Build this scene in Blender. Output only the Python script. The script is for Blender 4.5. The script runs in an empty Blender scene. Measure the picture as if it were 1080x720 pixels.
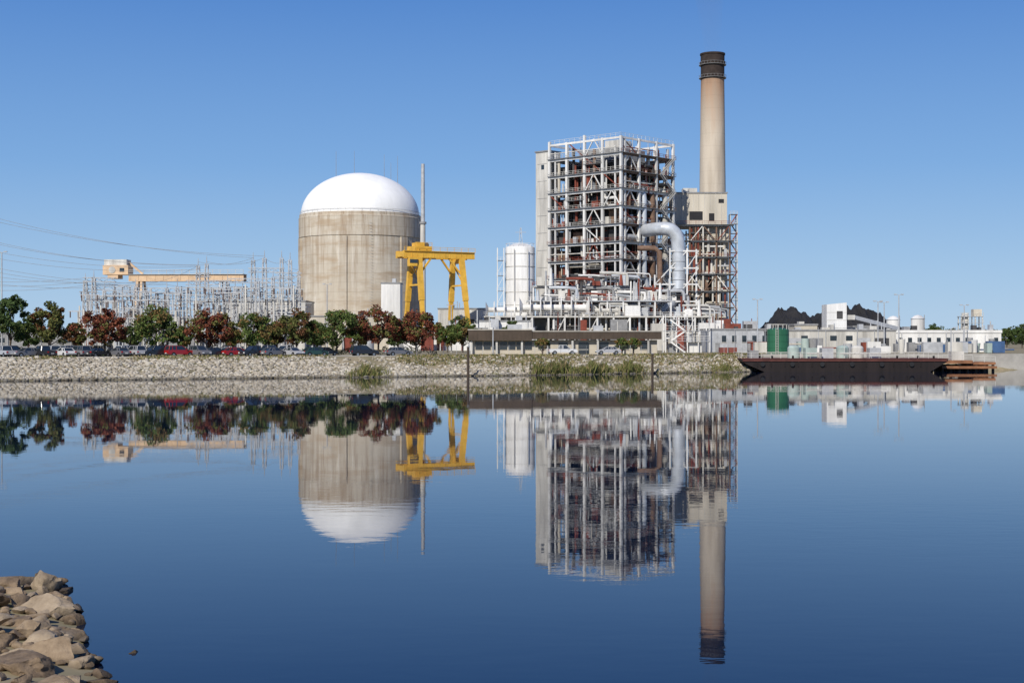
import bpy, math, random
import numpy as np
from mathutils import Vector, Matrix, noise as mnoise
random.seed(7); np.random.seed(7)
R=random.Random(11)
sc=bpy.context.scene
GZ=3.2          # plant grade above water level
CAMZ=6.0
HOR=359
# survey helpers: bearing offset (1/1500 rad) + range -> easting ; elevation mark + range -> height above grade
def E(b,d): return (b-540)*d/1500.0
def H(e,d): return CAMZ+(HOR-e)*d/1500.0-GZ

# ------------------------------------------------------------------ materials
MATS={}
def mat(name,col,rough=0.7,metal=0.0,var=0.25,scale=0.6,streak=False,bump=0.0,bscale=4.0,col2=None,spec=0.3,wet=None):
    if name in MATS: return MATS[name]
    m=bpy.data.materials.new(name); m.use_nodes=True
    nt=m.node_tree; N=nt.nodes; L=nt.links
    b=N["Principled BSDF"]
    b.inputs["Roughness"].default_value=rough; b.inputs["Metallic"].default_value=metal
    b.inputs["Specular IOR Level"].default_value=spec
    g=N.new("ShaderNodeNewGeometry")
    mp=N.new("ShaderNodeMapping"); L.new(g.outputs["Position"],mp.inputs["Vector"])
    if streak: mp.inputs["Scale"].default_value=(1,1,0.12)
    n=N.new("ShaderNodeTexNoise"); n.inputs["Scale"].default_value=scale; n.inputs["Detail"].default_value=6; n.inputs["Roughness"].default_value=0.65
    L.new(mp.outputs[0],n.inputs["Vector"])
    r=N.new("ShaderNodeValToRGB"); L.new(n.outputs["Fac"],r.inputs["Fac"])
    r.color_ramp.elements[0].position=0.3; r.color_ramp.elements[1].position=0.7
    c2=col2 if col2 else tuple(min(1,c*(1+var*0.35)) for c in col)
    c1=tuple(c*(1-var) for c in col) if not col2 else col
    r.color_ramp.elements[0].color=(*c1,1); r.color_ramp.elements[1].color=(*c2,1)
    out=r.outputs[0]
    if wet:
        sp=N.new("ShaderNodeSeparateXYZ"); L.new(g.outputs["Position"],sp.inputs[0])
        mr=N.new("ShaderNodeMapRange"); L.new(sp.outputs[2],mr.inputs[0]); mr.inputs[1].default_value=wet[0]; mr.inputs[2].default_value=wet[1]; mr.inputs[3].default_value=0.3; mr.inputs[4].default_value=1.0
        mx=N.new("ShaderNodeMix"); mx.data_type='RGBA'; mx.blend_type='MULTIPLY'; mx.inputs[0].default_value=1
        L.new(out,mx.inputs[6]); L.new(mr.outputs[0],mx.inputs[7]); out=mx.outputs[2]
    L.new(out,b.inputs["Base Color"])
    if bump>0:
        n2=N.new("ShaderNodeTexNoise"); n2.inputs["Scale"].default_value=bscale; n2.inputs["Detail"].default_value=8; n2.inputs["Roughness"].default_value=0.7
        L.new(g.outputs["Position"],n2.inputs["Vector"])
        bp=N.new("ShaderNodeBump"); bp.inputs["Strength"].default_value=1; bp.inputs["Distance"].default_value=bump
        L.new(n2.outputs["Fac"],bp.inputs["Height"]); L.new(bp.outputs[0],b.inputs["Normal"])
    MATS[name]=m; return m

WHITE=mat("white_paint",(0.74,0.73,0.70),0.5,var=0.34,scale=0.3,streak=True)
OFFW=mat("weathered_white",(0.58,0.56,0.51),0.6,var=0.42,scale=0.5,streak=True)
CREAM=mat("cream_panel",(0.56,0.51,0.42),0.7,var=0.28,scale=0.25,streak=True)
GREY=mat("grey_steel",(0.27,0.27,0.27),0.55,var=0.35,scale=0.8)
LGREY=mat("galvanised_steel",(0.46,0.47,0.48),0.5,metal=0.15,var=0.3,scale=0.7)
DGREY=mat("dark_grey_casing",(0.07,0.068,0.068),0.7,var=0.5,scale=0.35)
BLACK=mat("black_opening",(0.02,0.02,0.022),0.6,var=0.3)
RUST=mat("red_oxide",(0.22,0.055,0.035),0.7,var=0.5,scale=0.6)
BRN=mat("brown_lagging",(0.20,0.125,0.085),0.7,var=0.5,scale=0.6)
BROWN=mat("brown_fascia",(0.075,0.055,0.04),0.7,var=0.3)
YEL=mat("yellow_crane_paint",(0.76,0.44,0.06),0.5,var=0.3,scale=0.5)
ORCREAM=mat("faded_orange_paint",(0.68,0.48,0.30),0.6,var=0.25,scale=0.4)
GLASS=mat("window_glass",(0.02,0.028,0.035),0.08,var=0.1,spec=0.8)
DUCT=mat("duct_aluminium",(0.55,0.58,0.61),0.4,metal=0.2,var=0.25,scale=0.4)
GREENP=mat("green_tank_paint",(0.03,0.13,0.07),0.45,var=0.35,scale=0.5,streak=True)
PGREEN=mat("pale_green_tank",(0.38,0.46,0.42),0.5,var=0.3,scale=0.5)
HULL=mat("hull_dark",(0.020,0.014,0.013),0.6,var=0.6,scale=0.5,streak=True)
HULLR=mat("hull_red_strake",(0.14,0.045,0.035),0.6,var=0.5,scale=0.5)
DOCKR=mat("rusty_dock",(0.30,0.14,0.07),0.8,var=0.5,scale=0.5)
COAL=mat("coal",(0.016,0.016,0.018),0.85,var=0.5,scale=0.1,bump=1.2,bscale=0.35,col2=(0.034,0.033,0.034))
ASPH=mat("asphalt",(0.055,0.055,0.055),0.9,var=0.3,scale=0.3)
CONC=mat("concrete",(0.40,0.38,0.34),0.85,var=0.3,scale=0.4)
LINE=mat("road_paint",(0.75,0.75,0.72),0.7)
BARK=mat("bark",(0.10,0.075,0.055),0.9,var=0.4,scale=3)
TYRE=mat("tyre",(0.02,0.02,0.02),0.8)
CHROME=mat("hub",(0.5,0.5,0.5),0.3,metal=0.8)
REDL=mat("tail_light",(0.4,0.01,0.01),0.3)
HEADL=mat("head_light",(0.8,0.8,0.8),0.2)
SHINGLE=mat("roof_gravel",(.40,.37,.32),.9)
BLUEP=mat("blue_paint",(.06,.12,.25),.5,var=.3)

def containment_mat():
    m=bpy.data.materials.new("stained_concrete"); m.use_nodes=True
    nt=m.node_tree; N=nt.nodes; L=nt.links; b=N["Principled BSDF"]; b.inputs["Roughness"].default_value=0.9
    b.inputs["Specular IOR Level"].default_value=0.15
    tc=N.new("ShaderNodeTexCoord")
    def noise(scale,sv,detail=6,rough=0.6):
        mp=N.new("ShaderNodeMapping"); mp.inputs["Scale"].default_value=sv; L.new(tc.outputs["Object"],mp.inputs[0])
        n=N.new("ShaderNodeTexNoise"); n.inputs["Scale"].default_value=scale; n.inputs["Detail"].default_value=detail; n.inputs["Roughness"].default_value=rough
        L.new(mp.outputs[0],n.inputs["Vector"]); return n.outputs["Fac"]
    def ramp(sock,p0,c0,p1,c1):
        r=N.new("ShaderNodeValToRGB"); L.new(sock,r.inputs[0]); e=r.color_ramp.elements
        e[0].position=p0; e[0].color=(*c0,1); e[1].position=p1; e[1].color=(*c1,1); return r.outputs[0]
    base=ramp(noise(0.12,(1,1,0.7)),0.3,(0.43,0.375,0.295),0.7,(0.57,0.515,0.42))
    sep=N.new("ShaderNodeSeparateXYZ"); L.new(tc.outputs["Object"],sep.inputs[0])
    mr=N.new("ShaderNodeMapRange"); L.new(sep.outputs[2],mr.inputs[0]); mr.inputs[1].default_value=10; mr.inputs[2].default_value=46; mr.inputs[3].default_value=0.08; mr.inputs[4].default_value=0.95
    st=ramp(noise(0.75,(1,1,0.05),7,0.7),0.47,(0,0,0),0.68,(1,1,1))
    mu=N.new("ShaderNodeMath"); mu.operation='MULTIPLY'; L.new(st,mu.inputs[0]); L.new(mr.outputs[0],mu.inputs[1])
    mx=N.new("ShaderNodeMix"); mx.data_type='RGBA'; L.new(mu.outputs[0],mx.inputs[0]); L.new(base,mx.inputs[6]); mx.inputs[7].default_value=(0.23,0.15,0.09,1)
    st2=ramp(noise(0.5,(1,1,0.08),6,0.6),0.54,(0,0,0),0.72,(0.7,0.7,0.7))
    mx2=N.new("ShaderNodeMix"); mx2.data_type='RGBA'; L.new(st2,mx2.inputs[0]); L.new(mx.outputs[2],mx2.inputs[6]); mx2.inputs[7].default_value=(0.66,0.62,0.54,1)
    st3=ramp(noise(0.10,(0.6,0.6,2.2),5,0.6),0.50,(0,0,0),0.64,(0.6,0.6,0.6))
    mx4=N.new("ShaderNodeMix"); mx4.data_type='RGBA'; L.new(st3,mx4.inputs[0]); L.new(mx2.outputs[2],mx4.inputs[6]); mx4.inputs[7].default_value=(0.35,0.25,0.155,1)
    fr=N.new("ShaderNodeMath"); fr.operation='PINGPONG'; L.new(sep.outputs[2],fr.inputs[0]); fr.inputs[1].default_value=1.6
    pl=ramp(fr.outputs[0],0.02,(0.72,0.70,0.68),0.10,(1,1,1))
    mx3=N.new("ShaderNodeMix"); mx3.data_type='RGBA'; mx3.blend_type='MULTIPLY'; mx3.inputs[0].default_value=0.8
    L.new(mx4.outputs[2],mx3.inputs[6]); L.new(pl,mx3.inputs[7])
    L.new(mx3.outputs[2],b.inputs["Base Color"])
    return m
CONT=containment_mat()
def stack_mat():
    m=bpy.data.materials.new("stack_concrete"); m.use_nodes=True
    nt=m.node_tree; N=nt.nodes; L=nt.links; b=N["Principled BSDF"]; b.inputs["Roughness"].default_value=0.9
    tc=N.new("ShaderNodeTexCoord"); sep=N.new("ShaderNodeSeparateXYZ"); L.new(tc.outputs["Object"],sep.inputs[0])
    mp=N.new("ShaderNodeMapping"); mp.inputs["Scale"].default_value=(1,1,0.1); L.new(tc.outputs["Object"],mp.inputs[0])
    n=N.new("ShaderNodeTexNoise"); n.inputs["Scale"].default_value=0.5; n.inputs["Detail"].default_value=6; L.new(mp.outputs[0],n.inputs["Vector"])
    ad=N.new("ShaderNodeMath"); ad.operation='MULTIPLY_ADD'; L.new(n.outputs["Fac"],ad.inputs[0]); ad.inputs[1].default_value=30; L.new(sep.outputs[2],ad.inputs[2])
    mr=N.new("ShaderNodeMapRange"); L.new(ad.outputs[0],mr.inputs[0]); mr.inputs[1].default_value=60; mr.inputs[2].default_value=125
    r=N.new("ShaderNodeValToRGB"); L.new(mr.outputs[0],r.inputs[0]); cr=r.color_ramp
    cr.elements[0].position=0; cr.elements[0].color=(0.54,0.48,0.39,1)
    cr.elements[1].position=1; cr.elements[1].color=(0.15,0.09,0.06,1)
    e=cr.elements.new(0.60); e.color=(0.55,0.47,0.37,1)
    e=cr.elements.new(0.84); e.color=(0.40,0.26,0.17,1)
    fr=N.new("ShaderNodeMath"); fr.operation='PINGPONG'; L.new(sep.outputs[2],fr.inputs[0]); fr.inputs[1].default_value=2.4
    r2=N.new("ShaderNodeValToRGB"); L.new(fr.outputs[0],r2.inputs[0]); r2.color_ramp.elements[0].position=0.02; r2.color_ramp.elements[0].color=(.8,.8,.8,1); r2.color_ramp.elements[1].position=.12
    hs=N.new("ShaderNodeMix"); hs.data_type='RGBA'; hs.blend_type='MULTIPLY'; hs.inputs[0].default_value=0.6
    L.new(r.outputs[0],hs.inputs[6]); L.new(r2.outputs[0],hs.inputs[7])
    r3=N.new("ShaderNodeValToRGB"); L.new(n.outputs["Fac"],r3.inputs[0]); r3.color_ramp.elements[0].position=.35; r3.color_ramp.elements[0].color=(.72,.69,.66,1); r3.color_ramp.elements[1].position=.6
    h2=N.new("ShaderNodeMix"); h2.data_type='RGBA'; h2.blend_type='MULTIPLY'; h2.inputs[0].default_value=0.7
    L.new(hs.outputs[2],h2.inputs[6]); L.new(r3.outputs[0],h2.inputs[7]); L.new(h2.outputs[2],b.inputs["Base Color"])
    return m
STACK=stack_mat()
def leaf_mat(name,a,b_):
    return mat(name,a,0.75,var=0.4,scale=1.4,col2=b_,spec=0.15)

# ------------------------------------------------------------------ mesh builder
def finish(o,parent,smooth):
    bpy.context.collection.objects.link(o)
    if parent: o.parent=parent
    if smooth:
        o.data.shade_smooth()
        try: o.data.set_sharp_from_angle(angle=math.radians(35))
        except Exception: pass
    return o
def np_mesh(name,v,f,mats,mi=None,parent=None,smooth=False):
    me=bpy.data.meshes.new(name); v=np.asarray(v,dtype=np.float32); f=np.asarray(f,dtype=np.int32)
    k=f.shape[1]; me.vertices.add(len(v)); me.vertices.foreach_set("co",v.ravel())
    me.loops.add(f.size); me.loops.foreach_set("vertex_index",f.ravel())
    me.polygons.add(len(f)); me.polygons.foreach_set("loop_start",np.arange(0,f.size,k,dtype=np.int32))
    try: me.polygons.foreach_set("loop_total",np.full(len(f),k,dtype=np.int32))
    except Exception: pass
    if mi is not None: me.polygons.foreach_set("material_index",np.asarray(mi,dtype=np.int32))
    for m in mats: me.materials.append(m)
    me.update(calc_edges=True); me.validate()
    return finish(bpy.data.objects.new(name,me),parent,smooth)
def group(name,loc=(0,0,GZ),rz=0):
    o=bpy.data.objects.new(name,None); o.empty_display_size=1; o.location=loc; o.rotation_euler=(0,0,rz)
    bpy.context.collection.objects.link(o); return o
class MB:
    def __init__(s): s.v=[];s.f=[];s.mi=[];s.mats=[]
    def _m(s,m):
        if m not in s.mats: s.mats.append(m)
        return s.mats.index(m)
    def add(s,vs,fs,m):
        o=len(s.v); s.v.extend([tuple(p) for p in vs]); k=s._m(m)
        for f in fs: s.f.append(tuple(i+o for i in f)); s.mi.append(k)
    def box(s,x0,x1,y0,y1,z0,z1,m):
        s.add([(x0,y0,z0),(x1,y0,z0),(x1,y1,z0),(x0,y1,z0),(x0,y0,z1),(x1,y0,z1),(x1,y1,z1),(x0,y1,z1)],
              [(0,3,2,1),(4,5,6,7),(0,1,5,4),(1,2,6,5),(2,3,7,6),(3,0,4,7)],m)
    def beam(s,p,q,w,h,m):
        p=Vector(p);q=Vector(q);d=(q-p)
        if d.length<1e-6:return
        d.normalize(); up=Vector((0,0,1)) if abs(d.z)<0.95 else Vector((0,1,0))
        a=d.cross(up).normalized()*w/2; b=a.cross(d).normalized()*h/2
        s.add([p-a-b,p+a-b,p+a+b,p-a+b,q-a-b,q+a-b,q+a+b,q-a+b],
              [(0,1,2,3),(7,6,5,4),(0,4,5,1),(1,5,6,2),(2,6,7,3),(3,7,4,0)],m)
    def cyl(s,p,q,r0,r1,m,n=12,caps=True):
        p=Vector(p);q=Vector(q);d=(q-p).normalized(); up=Vector((0,0,1)) if abs(d.z)<0.95 else Vector((1,0,0))
        a=d.cross(up).normalized(); b=a.cross(d).normalized(); vs=[];fs=[]
        for c,r in((p,r0),(q,r1)):
            for i in range(n):
                t=2*math.pi*i/n; vs.append(c+(a*math.cos(t)+b*math.sin(t))*r)
        for i in range(n): fs.append((i,i+n,(i+1)%n+n,(i+1)%n))
        if caps: fs.append(tuple(range(n))); fs.append(tuple(range(2*n-1,n-1,-1)))
        s.add(vs,fs,m)
    def lathe(s,prof,c,m,n=48):
        vs=[];fs=[]
        for r,z in prof:
            for i in range(n):
                t=2*math.pi*i/n; vs.append((c[0]+r*math.cos(t),c[1]+r*math.sin(t),c[2]+z))
        for j in range(len(prof)-1):
            for i in range(n):
                k=(i+1)%n; fs.append((j*n+i,j*n+k,(j+1)*n+k,(j+1)*n+i))
        s.add(vs,fs,m)
    def tube(s,pts,r,m,n=10):
        pts=[Vector(p) for p in pts]; vs=[];fs=[]; a=None
        for i,p in enumerate(pts):
            d=(pts[min(i+1,len(pts)-1)]-pts[max(i-1,0)]).normalized()
            if a is None:
                up=Vector((0,0,1)) if abs(d.z)<0.9 else Vector((1,0,0)); a=d.cross(up).normalized()
            else: a=(a-d*a.dot(d)).normalized()
            b=d.cross(a)
            rr=r[i] if isinstance(r,(list,tuple)) else r
            for k in range(n):
                t=2*math.pi*k/n; vs.append(p+(a*math.cos(t)+b*math.sin(t))*rr)
        for j in range(len(pts)-1):
            for k in range(n):
                l=(k+1)%n; fs.append((j*n+k,j*n+l,(j+1)*n+l,(j+1)*n+k))
        fs.append(tuple(range(n-1,-1,-1))); fs.append(tuple(range((len(pts)-1)*n,len(pts)*n)))
        s.add(vs,fs,m)
    def lattice(s,p,q,w,t,seg,m,w2=None):
        p=Vector(p);q=Vector(q);d=(q-p).normalized(); w2=w if w2 is None else w2
        up=Vector((0,0,1)) if abs(d.z)<0.9 else Vector((0,1,0))
        a=d.cross(up).normalized(); b=a.cross(d).normalized()
        def C(i,k):
            f=i/seg; ww=(w*(1-f)+w2*f)/2; c=p+(q-p)*f
            return c+a*ww*(1,1,-1,-1)[k]+b*ww*(1,-1,-1,1)[k]
        for k in range(4):
            s.beam(C(0,k),C(seg,k),t,t,m)
            for i in range(seg):
                k2=(k+1)%4
                s.beam(C(i,k if i%2 else k2),C(i+1,k2 if i%2 else k),t*.6,t*.6,m)
    def rail(s,p,q,m,h=1.1,sp=2.2,t=0.07):
        p=Vector(p);q=Vector(q);L=(q-p).length;n=max(1,int(L/sp)); z=Vector((0,0,1))
        s.beam(p+z*h,q+z*h,t,t,m); s.beam(p+z*h*.5,q+z*h*.5,t*.8,t*.8,m)
        for i in range(n+1):
            c=p+(q-p)*(i/n); s.beam(c,c+z*h,t,t,m)
    def build(s,name,parent=None,smooth=False):
        me=bpy.data.meshes.new(name); me.from_pydata(s.v,[],s.f)
        for m in s.mats: me.materials.append(m)
        me.polygons.foreach_set("material_index",s.mi); me.update()
        return finish(bpy.data.objects.new(name,me),parent,smooth)

# ------------------------------------------------------------------ terrain
def shore(x):
    return np.interp(x,[-400,-80,0,45,52,90,105,400],[165,207,243,272,285,287,291,312])+0.5*np.sin(np.asarray(x)*.37)+.35*np.sin(np.asarray(x)*.83+1)
def bankw(x): return np.interp(x,[-90,0,45,58,400],[24,12,8,4,5])
def yt(x): return float(np.interp(x,[-400,-80,0,45,52,90,105,400],[165,207,243,272,285,287,291,312])+bankw(np.array(x)))
def near_s(x,y):
    s=((-7.2-0.41*(y-25.3))-x)/1.07
    return np.minimum(s,(35.0-y)*0.9)
def height(x,y):
    t=y-shore(x)
    u=np.clip(t/bankw(x),0,1)
    zf=np.where(t<0,np.maximum(-2.5,0.15*t),GZ*(u*0.85+0.15*u*u*(3-2*u)))
    sn=near_s(x,y); zn=np.where(sn<0,np.maximum(-2.5,0.3*sn),np.minimum(4,0.13*sn))
    s3=12-y; z3=np.where(s3<0,np.maximum(-2.5,0.4*s3),np.minimum(4.4,0.40*s3))
    return np.maximum(np.maximum(zf,zn),z3)
def hz(x,y): return float(height(np.array(x),np.array(y)))
def axis(parts):
    a=[]
    for lo,hi,st in parts: a+=list(np.arange(lo,hi,st))
    return np.array(a+[parts[-1][1]])
xs=axis([(-6000,-600,600),(-600,-140,20),(-140,-20,2.0),(-20,0,0.6),(0,140,2.0),(140,600,20),(600,6000,600)])
ys=axis([(-300,-20,20),(-20,20,1.5),(20,46,0.6),(46,160,6),(160,330,1.5),(330,600,10),(600,1000,50),(1000,9000,500)])
XX,YY=np.meshgrid(xs,ys); ZZ=height(XX,YY)
mask=(YY>shore(XX))&(YY<shore(XX)+bankw(XX))
ZZ=ZZ+np.where(mask,np.random.uniform(-.12,.12,ZZ.shape),0)
v=np.stack([XX.ravel(),YY.ravel(),ZZ.ravel()],1); nx=len(xs); ny=len(ys)
ii,jj=np.meshgrid(np.arange(nx-1),np.arange(ny-1)); b0=(jj*nx+ii).ravel()
f=np.stack([b0,b0+1,b0+nx+1,b0+nx],1)
GRND=mat("dry_grass_ground",(0.13,0.125,0.06),0.95,scale=0.3,col2=(0.36,0.29,0.19))
np_mesh("ground",v,f,[GRND],smooth=True)

def water_mat():
    m=bpy.data.materials.new("lake_water"); m.use_nodes=True; nt=m.node_tree;N=nt.nodes;L=nt.links
    b=N["Principled BSDF"]; b.inputs["Base Color"].default_value=(0.003,0.010,0.028,1)
    b.inputs["Roughness"].default_value=0.012; b.inputs["IOR"].default_value=1.30
    g=N.new("ShaderNodeNewGeometry")
    def nz(scale,sv,det):
        mp=N.new("ShaderNodeMapping"); mp.inputs["Scale"].default_value=sv; L.new(g.outputs["Position"],mp.inputs[0])
        n=N.new("ShaderNodeTexNoise"); n.inputs["Scale"].default_value=scale; n.inputs["Detail"].default_value=det
        L.new(mp.outputs[0],n.inputs["Vector"]); return n.outputs["Fac"]
    a=nz(1.6,(0.5,1,1),3); c=nz(0.25,(0.5,1,1),2); w=nz(0.02,(0.4,1.6,1),3)
    mr=N.new("ShaderNodeMapRange"); L.new(w,mr.inputs[0]); mr.inputs[1].default_value=0.45; mr.inputs[2].default_value=0.68; mr.inputs[3].default_value=0.3; mr.inputs[4].default_value=2.2
    mu=N.new("ShaderNodeMath"); mu.operation='MULTIPLY'; L.new(a,mu.inputs[0]); L.new(mr.outputs[0],mu.inputs[1])
    ad=N.new("ShaderNodeMath"); ad.operation='MULTIPLY_ADD'; L.new(c,ad.inputs[0]); ad.inputs[1].default_value=2.0; L.new(mu.outputs[0],ad.inputs[2])
    bp=N.new("ShaderNodeBump"); bp.inputs["Strength"].default_value=1; bp.inputs["Distance"].default_value=0.0017
    L.new(ad.outputs[0],bp.inputs["Height"]); L.new(bp.outputs[0],b.inputs["Normal"]); return m
wm=MB(); wm.add([(-6000,-300,0),(6000,-300,0),(6000,340,0),(-6000,340,0)],[(0,1,2,3)],water_mat()); wm.build("water")

# ------------------------------------------------------------------ rocks
def ico(sub):
    import bmesh
    bm=bmesh.new(); bmesh.ops.create_icosphere(bm,subdivisions=sub,radius=1); 
    vv=np.array([x.co[:] for x in bm.verts]); ff=np.array([[q.index for q in p.verts] for p in bm.faces]); bm.free(); return vv,ff
def rocks(name,pos,rad,sub,mats,facets=8,flat=0.7,smooth=False,jit=0.0,dr=(0.5,0.85),nz=0.0):
    bv,bf=ico(sub); V=[];F=[];M=[];o=0
    for p,r in zip(pos,rad):
        w=bv.copy()
        for k in range(facets):
            n=np.random.normal(size=3); n/=np.linalg.norm(n); d=np.random.uniform(*dr)
            t=w@n; ex=np.clip(t-d,0,None); w-=ex[:,None]*n*0.98
        if jit: w+=np.random.normal(size=w.shape)*jit
        if nz:
            of=Vector(np.random.uniform(-50,50,3))
            dn=np.array([mnoise.fractal(Vector(q)*1.9+of,0.6,2.1,6) for q in w]); w*=(1+nz*dn)[:,None]
        s=np.array([np.random.uniform(.95,1.6),np.random.uniform(.75,1.15),np.random.uniform(flat*.7,flat*1.2)])
        w*=s*r
        a=np.random.uniform(0,6.28);c,sn=math.cos(a),math.sin(a)
        tl=np.random.uniform(-.4,.4); ct,stt=math.cos(tl),math.sin(tl)
        w=w@np.array([[1,0,0],[0,ct,-stt],[0,stt,ct]])@np.array([[c,-sn,0],[sn,c,0],[0,0,1]])
        V.append(w+np.array(p)); F.append(bf+o); o+=len(bv); M.append(np.full(len(bf),np.random.randint(len(mats))))
    return np_mesh(name,np.concatenate(V),np.concatenate(F),mats,np.concatenate(M),smooth=smooth)
rk=[mat("riprap_a",(0.44,0.39,0.31),0.95,var=0.3,scale=0.5,wet=(.12,.5)),mat("riprap_b",(0.32,0.28,0.215),0.95,var=0.3,scale=0.5,wet=(.12,.5)),mat("riprap_c",(0.52,0.48,0.40),0.95,var=0.3,scale=0.5,wet=(.12,.5))]
pos=[];rad=[]
n=18000
px_=np.random.uniform(-125,52,n); tt=np.random.uniform(-0.02,0.98,n)
for x,t in zip(px_,tt):
    if x>-30 and t>0.45+.12*math.sin(x*.6) and np.random.rand()<.8: continue
    if t>.85 and math.sin(x*.4)+math.sin(x*.17)>.3 and np.random.rand()<.7: continue
    y=float(shore(x))+t*float(bankw(x)); r=np.random.uniform(.13,.38)
    if np.random.rand()<.05: r*=1.5
    pos.append((x,y,hz(x,y)+0.04)); rad.append(r)
rocks("shoreline_riprap",pos,rad,1,rk,facets=3,flat=0.75,jit=0.06)
WT=(.05,.2)
nk=[mat("boulder_a",(0.14,0.095,0.055),0.9,scale=2.2,col2=(0.38,0.29,0.195),bump=0.05,bscale=6,wet=WT),
    mat("boulder_b",(0.095,0.066,0.04),0.9,scale=2.6,col2=(0.29,0.21,0.135),bump=0.06,bscale=5,wet=WT),
    mat("boulder_c",(0.18,0.13,0.08),0.9,scale=1.8,col2=(0.42,0.335,0.235),bump=0.045,bscale=8,wet=WT)]
pos=[];rad=[];tries=0
while len(pos)<160 and tries<14000:
    tries+=1
    y=R.uniform(19,35.2); x=R.uniform(-16,-3); s=float(near_s(np.array(x),np.array(y)))
    if s<-0.15 or s>6: continue
    r=R.uniform(.22,.42) if R.random()<.6 else R.uniform(.42,.66)
    if s<0.15: r=min(r,0.32)
    if any((x-p[0])**2+(y-p[1])**2<((r+q)*0.76)**2 for p,q in zip(pos,rad)): continue
    pos.append((x,y,hz(x,y)+r*0.10)); rad.append(r)
pos.append((-8.15,29.2,-.13)); rad.append(.22); pos.append((-7.3,27.4,-.1)); rad.append(.2)
rocks("foreground_boulders",pos,rad,4,nk,facets=10,flat=0.62,smooth=True,dr=(0.32,0.72),nz=0.12)
pos=[];rad=[]
for i in range(1100):
    y=R.uniform(19,35.2); x=R.uniform(-16,-3); s=float(near_s(np.array(x),np.array(y)))
    if s<0.0 or s>6: continue
    r=R.uniform(.06,.19); pos.append((x,y,hz(x,y)+r*.3)); rad.append(r)
rocks("foreground_rubble",pos,rad,2,nk,facets=6,flat=0.68,smooth=True,dr=(0.4,0.8))

# ------------------------------------------------------------------ containment
g=group("reactor_containment_building",(E(380,500),500,GZ))
hs=H(228,500); ht=H(183,500)
b=MB(); b.lathe([(21.2,0),(21.2,hs-8.2),(21.45,hs-8.0),(21.45,hs-1.2),(21.2,hs-1.0),(21.2,hs),(20.4,hs+0.01)],(0,0,0),CONT,96)
for i in range(6):
    a=math.radians(-100+60*i); c,s_=math.cos(a),math.sin(a); tx,ty=-s_,c
    r0,r1,w=20.5,21.7,1.5
    vs=[]
    for z in (0,hs-8.3):
        for rr,ww in((r0,-w),(r1,-w),(r1,w),(r0,w)): vs.append((c*rr+tx*ww,s_*rr+ty*ww,z))
    b.add(vs,[(0,3,2,1),(4,5,6,7),(0,1,5,4),(1,2,6,5),(2,3,7,6),(3,0,4,7)],CONT)
b.build("cylinder_wall",g,True)
b=MB(); DOME=mat("dome_white",(0.83,0.83,0.81),0.6,var=0.14,scale=0.15,streak=True)
pr=[(20.7,hs-0.5)]+[(20.7*math.cos(t),hs+(ht-hs)*math.sin(t)) for t in np.linspace(0,math.pi/2,24)]
b.lathe(pr,(0,0,0),DOME,96); b.build("dome_roof",g,True)
b=MB()
for dx,dy,e in((-9,4,158),(-3,8,156),(7.7,8,160),(12.8,4,163),(10,9,168)):
    b.cyl((dx,dy,hs+6),(dx,dy,H(e,500)),0.13,0.05,GREY,6)
for i in range(48):
    t=i*2*math.pi/48; b.beam((21.0*math.cos(t),21.0*math.sin(t),hs),(21.0*math.cos(t),21.0*math.sin(t),hs+1.1),.06,.06,LGREY)
b.lathe([(20.95,hs+1.0),(21.05,hs+1.0),(21.05,hs+1.08),(20.95,hs+1.08),(20.95,hs+1.0)],(0,0,0),LGREY,64)
b.build("lightning_rods_and_rail",g)
b=MB(); a=math.radians(-75)
for k in range(0,44):
    b.box(-0.4+21.9*math.cos(a),0.4+21.9*math.cos(a),21.9*math.sin(a)-.35,21.9*math.sin(a)-.28,k,k+.08,LGREY)
b.build("access_ladder",g)
g=group("vent_stack",(E(446,478),478,GZ)); b=MB()
b.cyl((0,0,0),(0,0,H(235,478)),1.05,0.85,OFFW,16); b.cyl((0,0,H(235,478)),(0,0,H(173,478)),0.72,0.6,LGREY,14); b.cyl((0,0,H(235,478)-.4),(0,0,H(235,478)+.3),1.2,1.2,GREY,16)
b.build("mast",g,True)
# chimney
g=group("chimney_stack",(E(751.5,545),545,GZ)); b=MB(); top=H(57,545)
b.lathe([(6.2,0),(5.0,H(205,545)),(4.45,H(84,545))],(0,0,0),STACK,48); b.build("shaft",g,True)
b=MB(); SOOT=mat("soot_band",(0.045,0.033,0.028),0.9,var=0.4); c0=H(84,545)
b.lathe([(4.5,c0),(4.5,top-4.5),(4.85,top-4.2),(4.85,top-3.2),(4.55,top-3),(4.55,top-0.8),(4.8,top-.6),(4.8,top),(4.0,top),(3.8,top-6)],(0,0,0),SOOT,48)
b.build("soot_cap",g,True)
b=MB()
for z in (top-9.5,top-4.5):
    b.lathe([(4.3,z),(5.2,z),(5.2,z+.12),(4.3,z+.12)],(0,0,0),GREY,32)
    for i in range(24):
        t=i*2*math.pi/24; b.beam((5.15*math.cos(t),5.15*math.sin(t),z),(5.15*math.cos(t),5.15*math.sin(t),z+1.1),.06,.06,GREY)
    b.lathe([(5.1,z+1.05),(5.2,z+1.05),(5.2,z+1.12),(5.1,z+1.12),(5.1,z+1.05)],(0,0,0),GREY,32)
b.build("gallery",g)
g=group("smoke_plume",(E(751.5,545),545,GZ)); b=MB()
b.lathe([(.05,top+.5),(3.2,top+.5),(3.6,top+6),(4.6,top+14),(6.2,top+26),(8.5,top+45),(.05,top+46)],(0,0,0),SOOT,20)
b.v=[(x-(z-top)*.06,y,z) for x,y,z in b.v]
o=b.build("vapour",g,True)
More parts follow.
